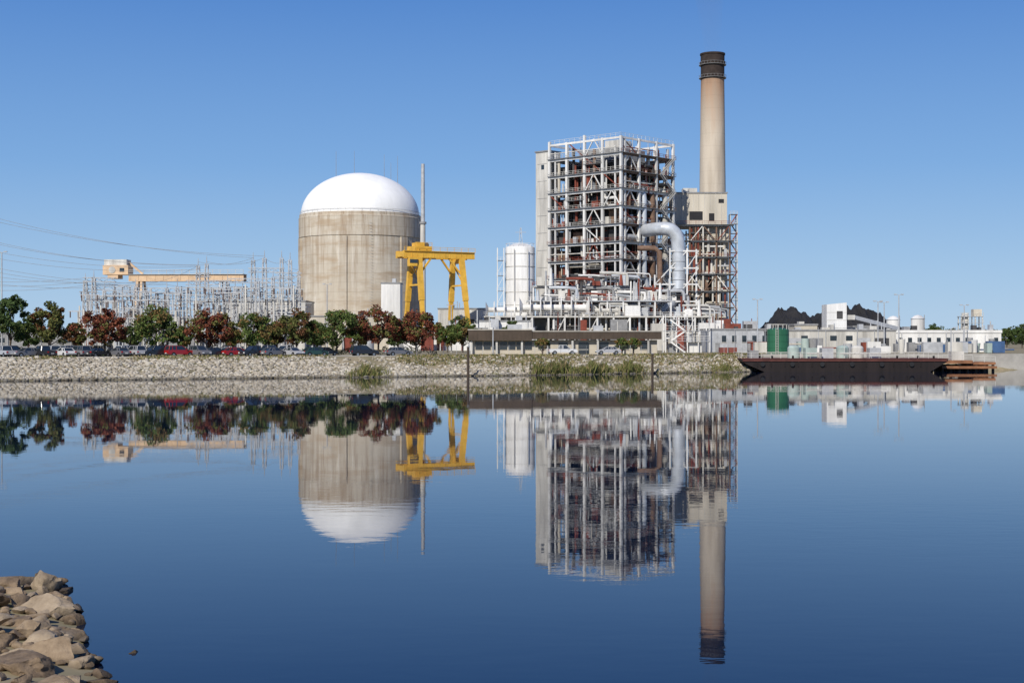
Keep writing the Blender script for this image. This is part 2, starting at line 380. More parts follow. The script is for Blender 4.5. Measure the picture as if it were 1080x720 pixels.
m=bpy.data.materials.new("thin_smoke"); m.use_nodes=True; nt=m.node_tree; nt.nodes.clear()
vo=nt.nodes.new("ShaderNodeVolumePrincipled"); vo.inputs["Density"].default_value=0.008; vo.inputs["Color"].default_value=(.55,.5,.5,1)
mo=nt.nodes.new("ShaderNodeOutputMaterial"); nt.links.new(vo.outputs[0],mo.inputs["Volume"]); o.data.materials.clear(); o.data.materials.append(m)

# ------------------------------------------------------------------ boiler steel structure
g=group("boiler_steel_structure",(E(655,470),470,GZ),math.radians(47))
LX,LY=28.7,31.5; HT=H(143,470); nf=12; dz=HT/nf
cx=[0,9.57,19.13,28.7]; cy=[0,7.9,15.75,23.6,31.5]
b=MB()
for i,x in enumerate(cx):
    for j,y in enumerate(cy):
        if (0<i<3) and (0<j<4): continue
        tp=HT+(R.choice([0,0,.8,1.6]) if R.random()<.6 else 0)
        b.beam((x,y,0),(x,y,tp),0.8,0.8,WHITE)
for y in (2.6,29): b.beam((0.2,y,0),(0.2,y,HT-3),0.45,0.45,WHITE)
for x in (2.2,): b.beam((x,0.2,0),(x,0.2,HT-1),0.7,0.7,WHITE)
for k in range(1,nf+1):
    z=k*dz
    if k==nf: z-=0.5
    for x in (0,LX): b.beam((x,0.43,z),(x,LY-.43,z),0.4,0.7,WHITE)
    for y in (0,LY): b.beam((0.43,y,z+.003),(LX-.43,y,z+.003),0.4,0.7,WHITE if R.random()<.75 else BRN)
    if R.random()<.6: b.beam((0,0.5,z-dz/2),(0,R.choice([15.7,LY]),z-dz/2),0.22,0.3,OFFW)
    if R.random()<.6: b.beam((0.5,0,z-dz/2),(R.choice([9.5,19,LX]),0,z-dz/2),0.22,0.3,R.choice([OFFW,RUST]))
for k in range(nf):
    z0,z1=k*dz,(k+1)*dz
    for j in range(4):
        if (j==1 and R.random()<.8) or R.random()<.22:
            m_=(cy[j]+cy[j+1])/2; c_=R.choice([WHITE,WHITE,WHITE,RUST])
            if (k+j)%2==0: b.beam((0.1,cy[j],z0),(0.1,m_,z1),.3,.3,c_); b.beam((0.1,cy[j+1],z0),(0.1,m_,z1),.3,.3,c_)
            else: b.beam((0.1,cy[j],z0),(0.1,cy[j+1],z1),.3,.3,c_)
    for i in range(3):
        if (i==0 and R.random()<.8) or R.random()<.35:
            m_=(cx[i]+cx[i+1])/2; c_=R.choice([WHITE,WHITE,BRN,RUST])
            if (k+i)%2==0: b.beam((cx[i],0.1,z0),(m_,0.1,z1),.3,.3,c_); b.beam((cx[i+1],0.1,z0),(m_,0.1,z1),.3,.3,c_)
            else: b.beam((cx[i+1],0.1,z0),(cx[i],0.1,z1),.3,.3,c_)
b.build("steel_frame",g)
b=MB()
for k in range(1,nf):
    z=k*dz+.4
    w=R.choice([3.0,3.8,4.2])
    b.box(-0.9,w,-0.9,LY+.5,z,z+.16,GREY); b.box(w,LX+.6,-0.9,w,z,z+.16,GREY); b.box(LX-3,LX+.6,w,LY,z,z+.16,GREY); b.box(w,LX-3,LY-3,LY,z,z+.16,GREY)
    b.rail((-0.85,-0.85,z+.16),(-0.85,LY+.4,z+.16),R.choice([OFFW,OFFW,RUST]),t=.09); b.rail((-0.85,-0.85,z+.16),(LX+.5,-0.85,z+.16),R.choice([OFFW,BRN,RUST]),t=.1)
    if R.random()<.7:
        z2=z-dz/2; y0=R.choice([0,7.9,15.7]); b.box(-0.6,3,y0,y0+8,z2,z2+.12,GREY); b.rail((-0.55,y0,z2),(-0.55,y0+8,z2),OFFW,t=.09)
b.rail((0,0,HT),(0,LY,HT),WHITE); b.rail((0,0,HT),(LX,0,HT),WHITE)
b.build("floor_gratings",g)
b=MB()
for k in range(1,nf):
    z0,z1=(k-1)*dz+.5,k*dz+.5
    a,c=(20,27.5) if k%2 else (27.5,20)
    for off in (-1.0,-1.9): b.beam((a,off,z0),(c,off,z1),.12,.4,OFFW); b.beam((a,off,z0+1.1),(c,off,z1+1.1),.08,.08,OFFW)
    for s in range(14):
        f_=s/14; b.box(a+(c-a)*f_-.15,a+(c-a)*f_+.15,-1.85,-1.05,z0+(z1-z0)*f_,z0+(z1-z0)*f_+.06,GREY)
b.build("stair_tower",g)
b=MB()
b.box(5,24,4.5,27,18,HT-7,DGREY)
for z in np.arange(19,HT-7,2.3):
    b.box(4.6,24.4,4.1,27.4,z,z+.3,R.choice([DGREY,BRN,GREY,RUST]))
for y in np.arange(6,27,3.2): b.box(4.45,5.0,y,y+.3,18,HT-8,DGREY)
for x in np.arange(6.5,24,3.2): b.box(x,x+.3,3.95,4.5,18,HT-8,DGREY)
b.add([(5,4.5,18),(24,4.5,18),(24,27,18),(5,27,18),(11,13,7),(18,13,7),(18,18,7),(11,18,7)],[(0,1,5,4),(1,2,6,5),(2,3,7,6),(3,0,4,7),(4,5,6,7)],DGREY)
b.box(7,22,7,24,HT-7,HT-2.5,GREY); b.box(10,17,9,15,HT-2.5,HT+.6,OFFW)
for k in range(2,nf-1):
    for j in range(4):
        if R.random()<.75:
            z=k*dz; b.box(2.7,2.85,cy[j]+.5,cy[j+1]-.5,z+.7,z+dz-R.uniform(.5,2.2),R.choice([DGREY,DGREY,BLACK,DGREY,BRN,DGREY,OFFW]))
    for i in range(3):
        if R.random()<.5:
            z=k*dz; b.box(cx[i]+.6,cx[i+1]-.6,2.7,2.85,z+.8,z+dz-R.uniform(.6,2.5),R.choice([DGREY,BLACK,GREY,RUST,BRN,CREAM]))
b.build("boiler_casing",g)
b=MB()
mm=[WHITE,OFFW,LGREY,DUCT,RUST,RUST,DGREY,CREAM,RUST,BRN,BRN,RUST]
for i in range(340):
    m_=R.choice(mm); r=R.choice([.15,.2,.25,.35,.5]); d=R.uniform(.3,2.5)
    z=R.uniform(4,HT-8); face=R.random()<.36
    t=R.random()
    if face:
        y=R.uniform(.8,LY-1); 
        if t<.45: b.cyl((d,y,z),(d,y,min(HT-2,z+R.uniform(4,14))),r,r,m_,8)
        elif t<.75:
            y2=min(LY,y+R.uniform(4,12)); b.tube([(d,y,z),(d,y2-.6,z),(d,y2-.15,z+.3),(d,y2,z+.8),(d,y2,z+R.uniform(2,7))],r,m_,8)
        else: 
            k=int(z/dz)*dz+.6; s=R.uniform(.8,2.2); b.box(d,d+s,y,y+s*1.3,k,k+R.uniform(1,3),m_)
    else:
        x=R.uniform(.8,LX-1); d-=.4*R.random()
        if t<.4: b.cyl((x,d,z),(x,d,min(HT-2,z+R.uniform(4,16))),r,r,m_,8)
        elif t<.7:
            x2=min(LX,x+R.uniform(4,12)); b.tube([(x,d,z),(x2-.6,d,z),(x2-.15,d,z-.3),(x2,d,z-.8),(x2,d,z-R.uniform(2,9))],r,m_,8)
        else:
            k=int(z/dz)*dz+.6; s=R.uniform(.8,2.6); b.box(x,x+s*1.3,d,d+s,k,k+R.uniform(1,3.6),m_)
for i in range(14):
    k=R.randint(2,nf-2)*dz; x=R.uniform(1,22); b.cyl((x,1.2,k+2),(x+R.uniform(3,7),1.2,k+2),1.2,1.2,R.choice([OFFW,LGREY,RUST,BRN]),14)
# downcomer ducts on the right face
for x,m_ in ((12.5,DUCT),(17.2,BRN),(24.4,OFFW)): b.tube([(x,3,HT*.78),(x,.9,HT*.76),(x,.2,HT*.72),(x,.2,HT*.35),(x+1.8,.2,HT*.30),(x+1.8,.4,HT*.16)],1.0,m_,14)
for i in range(8):
    x=R.uniform(0,LX);y=R.uniform(0,LY); b.cyl((x,y,HT-3),(x,y,HT+R.uniform(1,3)),.15,.1,LGREY,8)
b.build("piping_and_equipment",g,True)
b=MB(); hh=H(161,495)
b.box(0.3,6.5,32.2,38.2,0,hh,OFFW)
for z in np.arange(4,hh,6): b.box(0.24,0.32,33,37.4,z,z+.12,GREY)
b.box(0.22,0.3,34.3,35.6,hh-6,hh-4.4,GLASS); b.box(0,6.8,31.95,38.5,hh,hh+.5,GREY); b.build("lift_shaft",g)

g=group("flue_gas_duct",(0,0,GZ)); b=MB()
D=466; xr=E(715,D); z1=H(241,D); r=2.2
pts=[(E(684,D),D+9,z1),(E(692,D),D+3,z1)]
cxp=xr-4.4
for t in np.linspace(0,math.pi/2,9): pts.append((cxp+4.4*math.sin(t),D,z1-4.4+4.4*math.cos(t)))
pts+=[(xr+.3,D,H(275,D)),(xr+.3,D,H(305,D)),(xr-2.5,D,H(318,D)),(xr-6,D,H(325,D))]
b.tube(pts,r,DUCT,24)
for z in np.arange(H(305,D),z1-5,3.0): b.lathe([(r,z),(r+.15,z),(r+.15,z+.2),(r,z+.2)],(xr+.3,D,0),LGREY,24)
b.tube([(E(672,D),D-1,H(262,D)),(E(690,D),D-1,H(262,D)),(E(695,D),D-1,H(266,D)),(E(696,D),D-1,H(300,D))],.9,BRN,14)
b.build("duct_elbow",g,True)
b=MB()
for px in (690,706,724,736):
    b.beam((E(px,D),D-1.5 if px<730 else D+4,0),(E(px,D),D-1.5 if px<730 else D+4,H(262 if px>700 else 290,D)),.5,.5,WHITE)
for e in (265,283,300,318,335):
    b.beam((E(690 if e>284 else 706,D),D-1.6,H(e,D)),(E(736,D),D-1.6,H(e,D)),.35,.45,WHITE)
for (p,q) in (((690,300),(706,283)),((706,318),(724,300)),((724,300),(736,283)),((706,283),(724,265)),((690,335),(706,318)),((724,335),(736,318)),((724,283),(736,265))):
    b.beam((E(p[0],D),D-1.7,H(p[1],D)),(E(q[0],D),D-1.7,H(q[1],D)),.28,.28,WHITE)
b.build("support_frame",g)

# precipitator building
D=505; g=group("precipitator_building",(E(713,D),D,GZ)); S=D/1500
W=(769-713)*S; top=H(204,D)
b=MB()
b.box(0,W*.96,0,18,H(238,D),top,CREAM)
b.box(W*.35,W,1.5,18,H(290,D),H(238,D)-.01,CREAM)
b.box(1,W*.9,4,18,0,H(290,D)-.01,DGREY)
for i in range(1,9): b.box(i*W*.96/9-.06,i*W*.96/9+.06,-.1,0,H(238,D),top,OFFW)
b.box(-.25,W*.96+.25,-.25,18.2,top,top+.45,GREY); b.box(-.2,W,-.22,0,H(238,D)-.5,H(238,D)-.02,GREY)
b.box(W*.25,W*.5,-.14,-.01,H(232,D),H(223,D),BLACK); b.box(W*.62,W*.72,-.14,-.01,H(233,D),H(225,D),BLACK)
b.box(W*.80,W*.90,-.14,-.01,H(214,D),H(210,D),BLACK)
b.box(3,8,4,9,top+.45,top+2.3,OFFW)
b.build("cladding",g)
b=MB()
lv=[0,H(345,D),H(325,D),H(308,D),H(290,D),H(272,D),H(255,D),H(238,D)]
for x in np.linspace(0,W,5): b.beam((x,-1.2,0),(x,-1.2,H(238,D)-.6),.5,.5,R.choice([BRN,OFFW,LGREY]))
for z in lv[1:]:
    b.beam((0,-1.25,z),(W+1.5,-1.25,z),.35,.5,OFFW); b.box(0,W+1.5,-2.2,0.9,z+.26,z+.38,GREY); b.rail((0,-2.15,z+.38),(W+1.5,-2.15,z+.38),R.choice([RUST,BRN,OFFW]),t=.1)
for k in range(len(lv)-1):
    for i in range(4):
        x0,x1=i*W/4,(i+1)*W/4
        if R.random()<.6: b.beam((x0,-1.3,lv[k]),(x1,-1.3,lv[k+1]) ,.3,.3,R.choice([WHITE,RUST,BRN])) if (i+k)%2 else b.beam((x1,-1.3,lv[k]),(x0,-1.3,lv[k+1]),.3,.3,R.choice([WHITE,BRN]))
b.build("front_steelwork",g)
b=MB()
for x in (W+.6,W+3.0):
    for y in (1,4): b.beam((x,y,0),(x,y,H(226,D)),.3,.3,OFFW)
zz=0;k=0
while zz<H(229,D):
    z2=zz+3.4; a,c=(W+.7,W+2.9) if k%2 else (W+2.9,W+.7)
    b.beam((a,.8,zz),(c,.8,z2),.15,.4,RUST); b.box(W+.5,W+3.1,.6,4.1,z2,z2+.12,GREY); b.rail((W+.5,.6,z2),(W+3.1,.6,z2),OFFW,sp=1.2,t=.1); zz=z2;k+=1
b.build("stair_tower",g)
b=MB()
for i in range(90):
    x=R.uniform(.3,W-1); y=R.uniform(-1,.8); z=R.uniform(2,H(245,D)); m_=R.choice([OFFW,WHITE,RUST,BRN,LGREY,CREAM,CREAM,DGREY,CREAM,RUST])
    if R.random()<.5: b.cyl((x,y,z),(x,y,min(H(240,D),z+R.uniform(4,14))),R.choice([.2,.35,.6]),.3,m_,8)
    elif R.random()<.5: b.cyl((x,y,z),(min(W,x+R.uniform(2,8)),y,z),.35,.35,m_,8)
    else: b.box(x,x+R.uniform(1,3.5),y,y+2,z,z+R.uniform(1.2,4),m_)
for i in range(3):
    x0=1+i*6; z=H(292,D); b.add([(x0,0,z),(x0+5.2,0,z),(x0+5.2,5,z),(x0,5,z),(x0+2.2,2,z-6),(x0+3,2,z-6),(x0+3,3,z-6),(x0+2.2,3,z-6)],[(0,1,5,4),(1,2,6,5),(2,3,7,6),(3,0,4,7)],CREAM)
b.build("ducts_and_pipes",g,True)

# ------------------------------------------------------------------ turbine deck
D=440; g=group("turbine_deck",(0,D,GZ)); x0,x1=E(508,D),E(752,D)
z_a,z_b,z_c=H(333,D),H(316,D),H(300,D)
b=MB()
b.box(x0,x1,0,24,z_a-.5,z_a,OFFW); b.box(E(556,D),E(712,D),6,24,z_b-.4,z_b,LGREY); b.box(E(562,D),E(668,D),10,24,z_c-.4,z_c,LGREY)
b.box(x0+3,E(690,D),9,22,0,z_a-.6,GREY)
for x in np.linspace(x0+.5,x1-.5,15):
    b.beam((x,.4,0),(x,.4,z_a-.5),.55,.55,WHITE); 
for x in np.linspace(E(557,D),E(710,D),10): b.beam((x,6.4,z_a),(x,6.4,z_b-.4),.45,.45,WHITE)
for x in np.linspace(E(563,D),E(667,D),8): b.beam((x,10.4,z_b),(x,10.4,z_c-.4),.45,.45,WHITE)
b.rail((x0,.1,z_a),(x1,.1,z_a),WHITE,t=.1); b.rail((E(556,D),6.1,z_b),(E(712,D),6.1,z_b),WHITE,t=.1); b.rail((E(562,D),10.1,z_c),(E(668,D),10.1,z_c),RUST,t=.16)
b.beam((x0,-.05,z_a/2),(x1,-.05,z_a/2),.3,.4,OFFW)
pp=np.linspace(x0+.5,x1-.5,15)
for i in range(0,14,2): b.beam((pp[i],.35,0),(pp[i+1],.35,z_a-.5),.22,.22,WHITE)
b.build("decks_and_columns",g)
b=MB()
def capsule(bm,xa,xb,y,z,r,m,n=24,ribs=True):
    P=[]
    for t in np.linspace(0.05,1,6):
        o_=r*.5*(1-math.sqrt(1-(1-t)**2)); q=r*math.sqrt(1-(1-t)**2); P.append(((xa+o_,y,z),q)); P.append(((xb-o_,y,z),q))
    P.sort(key=lambda q:q[0][0])
    bm.tube([p for p,_ in P],[q for _,q in P],m,n)
    if ribs:
        x=xa+r
        while x<xb-r: bm.cyl((x,y,z),(x+.3,y,z),r+.14,r+.14,m,n); x+=3.2
capsule(b,E(512,D),E(560,D),5,z_a+2.0,2.5,WHITE); capsule(b,E(548,D),E(622,D),4,z_a+2.6,3.2,WHITE); capsule(b,E(626,D),E(655,D),4,z_a+1.8,1.9,OFFW)
b.box(E(660,D),E(676,D),2,6,z_a,z_a+3.2,WHITE)
b.build("turbine_housing",g,True)
b=MB()
for i in range(190):
    px=R.uniform(512,748); y=R.uniform(.8,7); m_=R.choice([WHITE,WHITE,OFFW,LGREY,GREY,RUST,DGREY,DUCT,CREAM])
    z=R.uniform(.5,z_a-3); x=E(px,D); t=R.random()
    if t<.35: b.cyl((x,y,0),(x,y,z_a-.5),R.choice([.2,.3,.6]),.3,m_,8)
    elif t<.7: b.cyl((x,y,z),(min(x+R.uniform(3,12),x1),y,z),R.choice([.2,.3,.5]),.3,m_,8)
    else: b.box(x,min(x+R.uniform(1,4),x1),y,y+2,0,R.uniform(1.5,6),m_)
for i in range(170):
    px=R.uniform(565,745); x=E(px,D); y=R.uniform(6.8,12); m_=R.choice([WHITE,WHITE,OFFW,LGREY,GREY,RUST,RUST,DGREY,DUCT])
    base=R.choice([z_a,z_b,z_b,z_c]); 
    if px>665: base=min(base,z_b)
    if px>712: base=z_a; 
    t=R.random()
    if t<.4: b.cyl((x,y,base),(x,y,base+R.uniform(2,7)),R.choice([.15,.3,.7]),.3,m_,8)
    elif t<.75:
        z=base+R.uniform(.8,4); b.tube([(x,y,z),(x+R.uniform(3,8),y,z),(x+8.4,y,z-.3),(x+8.7,y,z-1),(x+8.7,y,base)],R.choice([.2,.3,.5]),m_,8)
    else: b.box(x,x+R.uniform(1,3.5),y,y+2,base,base+R.uniform(1,3.2),m_)
b.build("piping",g,True)

# storage silo
D=470; g=group("storage_silo",(E(548.5,D),D,GZ)); b=MB(); r=15.5*D/1500; zt=H(257,D)
b.lathe([(r,0),(r,zt-1.5),(r*.97,zt-1.2),(r*.5,zt-.1),(0.05,zt)],(0,0,0),WHITE,40)
for z in np.arange(6,zt-2,4.2): b.lathe([(r,z),(r+.12,z),(r+.12,z+.2),(r,z+.2)],(0,0,0),OFFW,40)
b.build("silo_shell",g,True); b=MB()
for x in (-r-2.6,-r-.5,): 
    for y in (-3,0): b.beam((x,y,0),(x,y,H(262,D)),.3,.3,WHITE)
for z in np.arange(4,H(262,D),5): b.box(-r-2.8,-r-.3,-3.1,.1,z,z+.12,GREY); b.rail((-r-2.8,-3.1,z),(-r-.3,-3.1,z),WHITE,sp=1.2); b.beam((-r-2.6,-3,z-4),(-r-.5,-3,z),.12,.12,WHITE)
for i in range(18):
    t=i*math.pi/9; b.beam((r*.95*math.cos(t),r*.95*math.sin(t),zt-1.2),(r*.95*math.cos(t),r*.95*math.sin(t),zt),.08,.08,WHITE)
b.lathe([(r*.95,zt-.1),(r*.95+.1,zt-.1),(r*.95+.1,zt),(r*.95,zt),(r*.95,zt-.1)],(0,0,0),WHITE,32)
b.lattice((0.2,0,zt),(0.2,0,H(240,D)),1.2,.14,4,LGREY,.3); b.beam((-1.6,0,H(245,D)),(2,0,H(245,D)),.15,.15,LGREY)
for x in (r*.5,-r*.4): b.cyl((x,-r-.3,0),(x,-r-.3,zt-2),.16,.16,OFFW,8)
b.build("access_frame",g)

# ------------------------------------------------------------------ yellow gantry crane
D=430; g=group("yellow_gantry_crane",(E(464,D),D,GZ),math.radians(28)); b=MB()
zt=H(264,D); zb=zt-2.6
for y in (-2.6,2.6):
    b.box(-13.2,10.2,y-.5,y+.5,zb,zb+2.1,YEL)
    for x in np.arange(-12.5,10,1.8): b.box(x,x+.12,y-.57,y+.57,zb+.05,zb+2.05,YEL)
for x in (-12.9,9.9): b.box(x-.3,x+.3,-2.05,2.05,zb+.3,zb+1.8,YEL)
b.rail((-13.2,-3.4,zb+2.1),(10.2,-3.4,zb+2.1),YEL,t=.1); b.box(-13.2,10.2,-3.5,-3.15,zb+1.9,zb+2.08,YEL)
b.build("bridge_girders",g)
b=MB()
for x in (-8.2,5.8):
    for sgn in (-1,1):
        p=(x,sgn*3.0,zb); q=(x+(0.8 if x>0 else -.3),sgn*7.2,2.0); md=tuple((p[i]+q[i])/2 for i in range(3))
        b.beam(p,md,1.5,1.25,YEL); b.beam(md,q,1.15,1.0,YEL)
        b.box(x-1.6,x+1.8,sgn*7.2-.7,sgn*7.2+.7,.9,2.2,YEL)
        for wx in (-1.1,.9): b.cyl((x+wx,sgn*7.2-.4,.5),(x+wx,sgn*7.2+.4,.5),.5,.5,DGREY,12)
    b.beam((x,-6.8,2.6),(x,6.8,2.6),.9,1.1,YEL); b.beam((x,-3.2,zb-.7),(x,3.2,zb-.7),1.1,1.3,YEL)
    b.beam((x,-4.6,zb-8),(x,4.6,zb-8),.45,.5,YEL); b.beam((x,-4.4,zb-8),(x,3.1,zb-1.2),.3,.3,YEL)
    s=-1 if x<0 else 1
    b.beam((x,-3.1,zb-5),(x-s*4.2,-2.6,zb+.2),.5,.5,YEL); b.beam((x,3.1,zb-5),(x-s*4.2,2.6,zb+.2),.5,.5,YEL)
    for k in range(24): b.beam((x-.9,-6.9+k*.15,3+k*.9),(x-.45,-6.9+k*.15,3+k*.9),.05,.05,YEL)
b.build("legs",g)
b=MB()
b.box(-9.5,-4,-3,3,zt-.45,zt+.9,YEL); b.box(-8.6,-6,-2,1.5,zt+.9,zt+2.0,YEL); b.cyl((-5.2,-2,zt+1.3),(-5.2,2,zt+1.3),.7,.7,DGREY,14); b.rail((-9.5,-3,zt+.9),(-4,-3,zt+.9),YEL,t=.1)
b.box(-11.8,-9.4,-4.4,-2.4,zb-2.6,zb-.05,YEL); b.box(-11.85,-9.35,-4.46,-4.38,zb-1.7,zb-.6,GLASS)
for x in (-6.6,-6.0): b.cyl((x,0,zt),(x,0,zb-9),.06,.06,DGREY,6)
b.box(-6.9,-5.7,-.5,.5,zb-10.2,zb-9,DGREY)
b.build("hoist_trolley",g)

# faded orange crane on left
D=420; g=group("intake_gantry_crane",(E(125,D),D,GZ),math.radians(-3)); b=MB()
s=D/1500
b.box(-14*s,13*s,-2.4,2.4,H(290,D),H(280,D),ORCREAM); b.box(-13*s,11*s,-2,2,H(280,D)+.01,H(274,D),OFFW)
b.box(-14.2*s,-14*s,-1.6,1.6,H(288,D),H(282,D),GLASS); b.cyl((-4*s,-2.5,H(285,D)),(-4*s,-2.38,H(285,D)),1.0,1.0,OFFW,18)
b.box(4*s,9*s,-2.46,-2.38,H(287,D),H(283,D),GLASS)
b.box(-9*s,2*s,-2.2,2.2,H(294,D),H(290,D)-.01,ORCREAM); b.build("machinery_house",g)
b=MB(); xe=135*s
b.box(13*s+.01,xe,-1.9,-1.3,H(297,D),H(290,D),ORCREAM); b.box(13*s+.01,xe,1.3,1.9,H(297,D),H(290,D),ORCREAM)
for x in np.arange(14*s,xe,2.5): b.box(x,x+.15,-2,-1.9,H(296,D)+.1,H(290,D)-.1,ORCREAM)
b.box(10*s,xe,-2.3,2.3,H(290,D)+.001,H(289.4,D),OFFW); b.rail((13*s,-2.2,H(289,D)),(xe,-2.2,H(289,D)),OFFW,t=.09)
b.beam((10*s,0,H(276,D)),(26*s,0,H(289,D)),.5,.6,ORCREAM)
for x,t_ in ((24*s,1.0),(112*s,.45)):
    for sg in (-1,1):
        b.beam((x-.6,sg*1.4,H(297,D)),(x-1.2,sg*5,0),.75*t_,.75*t_,ORCREAM if t_>.9 else LGREY); b.beam((x+.6,sg*1.4,H(297,D)),(x+1.4,sg*5,0),.6*t_,.6*t_,ORCREAM if t_>.9 else LGREY)
    b.beam((x-1,-4.2,H(330,D)),(x+1,-4.2,H(330,D)),.4,.5,ORCREAM)
b.build("boom_and_legs",g)

# ------------------------------------------------------------------ switchyard
g=group("switchyard",(0,0,GZ)); b=MB()
masts=[(90,290,375,1.0),(99,287,375,1.0),(110,300,366,.8),(121,300,380,.9),(143,296,372,.9),(176,298,372,.9),(209,274,392,1.0),(218,272,392,1.0),(240,292,380,.9),(248,296,366,.8),(267,268,385,1.1),(279,266,385,1.1),(297,266,372,.9),(306,268,372,.9),(199,300,372,.8),(256,298,372,.8),(315,280,392,.8),(155,303,365,.8),(187,296,385,.9),(230,303,365,.8),(288,286,365,.8),(272,290,362,.8)]
for px,e,d,w in masts: b.lattice((E(px,d),d,0),(E(px,d),d,H(e+6,d)),w*1.8,.2,12,LGREY,w*.7); b.cyl((E(px,d),d,H(e+6,d)),(E(px,d),d,H(e-2,d)),.14,.06,LGREY,6)
def xb(a,bp,e,d): b.lattice((E(a,d),d,H(e,d)),(E(bp,d),d,H(e,d)),1.1,.16,max(4,int((bp-a)/6)),LGREY)
for a in ((88,145,303,376),(143,200,306,373),(199,258,305,373),(206,222,290,392),(264,316,300,385),(240,310,296,372),(290,318,290,372),(262,300,285,385),(88,122,295,375),(196,242,298,380),(90,180,315,366),(185,316,313,364),(108,158,309,365),(246,290,306,364)): xb(*a)
INS=mat("insulator_brown",(0.13,0.08,0.06),0.3)
for i in range(230):
    px=R.uniform(82,318); d=R.uniform(352,396); x=E(px,d); h=R.uniform(4,12)
    t=R.random(); pm=R.choice([LGREY,OFFW,LGREY])
    if t<.55:
        b.beam((x,d,0),(x,d,h),.28,.28,pm)
        for q in range(5): b.cyl((x,d,h+q*.4),(x,d,h+q*.4+.22),.3,.16,R.choice([INS,OFFW]),8)
        if R.random()<.5: b.beam((x,d,h+2.1),(x+R.uniform(4,9),d,h+2.1),.14,.14,LGREY)
    elif t<.75: 
        b.beam((x,d,0),(x,d,h+5),.28,.28,pm); b.beam((x-2.5,d,h+5),(x+2.5,d,h+5),.25,.25,LGREY)
        for q in (-2,0,2): b.cyl((x+q,d,h+5),(x+q,d,h+3.4),.16,.16,INS,8)
    elif t<.88: b.beam((x,d,0),(x,d,h+6),.35,.35,OFFW)
    else:
        w=R.uniform(2,4); b.box(x,x+w,d,d+3,.3,R.uniform(3,6.5),R.choice([GREY,OFFW,OFFW]))
        for q in (.5,w-.5): b.cyl((x+q,d+1,4),(x+q,d+1,8.5),.25,.12,INS,8)
b.build("steel_gantries_and_bus",g)
b=MB()
def cat(p,q,sag,r=.045):
    p=Vector(p);q=Vector(q); pts=[]
    for i in range(17):
        t=i/16; c=p.lerp(q,t); c.z-=sag*4*t*(1-t); pts.append(c)
    b.tube(pts,r,GREY,5)
for (e0,px1,e1,sg) in ((222,268,272,3),(228,279,270,3),(248,209,280,3),(252,219,279,3),(262,209,281,3),(270,209,284,3),(278,176,299,2.5),(284,176,300,2.5),(292,143,298,2),(300,121,302,2),(305,100,292,1.5),(309,90,297,1.5),(314,90,301,1.5)):
    cat((E(-80,390),390,H(e0-14,390)),(E(px1,382),382,H(e1,382)),sg)
for a,c,e1,e2 in ((209,267,276,272),(218,279,276,272),(279,306,272,274),(99,143,292,300),(143,209,300,280),(176,240,300,296),(297,315,270,284)): cat((E(a,384),384,H(e1,384)),(E(c,384),384,H(e2,384)),1.2)
for k in range(5): 
    zz=H(305+k*3,374); cat((E(88,374),374,zz),(E(316,374),374,zz-1),.6,.05)
b.build("overhead_conductors",g)

# ------------------------------------------------------------------ background low buildings
def building(name,px0,px1,e_top,d,depth,wall,roof=GREY,windows=0,door=False,ribs=0,winm=GLASS,par=0.4):
    g=group(name,(E(px0,d),d,GZ)); W=E(px1,d)-E(px0,d); h=H(e_top,d); b=MB()
    b.box(0,W,0,depth,0,h,wall)
    if ribs:
        for x in np.arange(ribs,W-.2,ribs): b.box(x-.05,x+.05,-.06,-.003,0.3,h-.3,wall)
    b.build("walls",g); b=MB(); b.box(-.2,W+.2,-.2,depth+.2,h,h+par,roof)
    for i in range(max(1,int(W/5))):
        x=R.uniform(1,W-2); b.box(x,x+R.uniform(.6,2),R.uniform(1,2),R.uniform(3,4),h+par,h+par+R.uniform(.4,1.4),R.choice([LGREY,OFFW,GREY,DGREY]))
        if R.random()<.5: b.cyl((x+3,2,h+par),(x+3,2,h+par+R.uniform(.8,2.4)),.16,.16,LGREY,8)
    b.build("roof",g)
    b=MB()
    if windows:
        sp=W/windows
        for i in range(windows):
            if R.random()<.15: continue
            x=i*sp+sp*.25; b.box(x,x+sp*.42,-.09,-.004,h*.45,h*.75,winm); b.box(x-.1,x+sp*.42+.1,-.13,-.004,h*.45-.15,h*.45-.01,OFFW)
    b.box(W*.1,W*.1+1.1,-.1,-.004,0,2.2,GREY); 
    if door:
        for q in (.18,.34,.7,.84): b.box(W*q,W*q+min(3.4,W*.2),-.1,-.004,0,min(3.4,h*.75),R.choice([GREY,LGREY,DGREY]))
        for q in (.05,.28,.5,.62): b.box(W*q,W*q+1.6,-.1,-.004,h*.55,h*.78,GLASS)
    for i in range(int(W/8)):
        x=R.uniform(.5,W-.5); b.cyl((x,-.25,0),(x,-.25,h),.09,.09,LGREY,6)
    b.build("openings",g); return g
building("auxiliary_building",235,322,318,455,20,OFFW,windows=8,ribs=3)
building("auxiliary_building",402,422,299,462,10,WHITE,ribs=2)
building("auxiliary_building",321,410,334,440,14,CREAM,windows=6)
building("control_building",462,514,326,455,18,OFFW,windows=5,ribs=2.5)
building("service_building",90,240,336,430,14,OFFW,windows=12,ribs=3)
building("service_building",410,520,347,400,14,WHITE,windows=9,ribs=3)
building("storage_shed",505,560,339,420,12,WHITE,ribs=2)
building("storage_shed",-60,86,352,400,14,GREY,windows=6)
building("maintenance_building",748,812,348,345,16,LGREY,windows=6,ribs=2)
building("warehouse",806,945,349,345,18,OFFW,ribs=3,door=True,windows=0)
building("warehouse",945,1056,351,350,18,WHITE,roof=WHITE,windows=11,ribs=3,par=.7)
building("pump_house",838,862,343,372,7,CREAM,windows=2)
building("storage_shed",900,928,345,374,7,LGREY,windows=2)

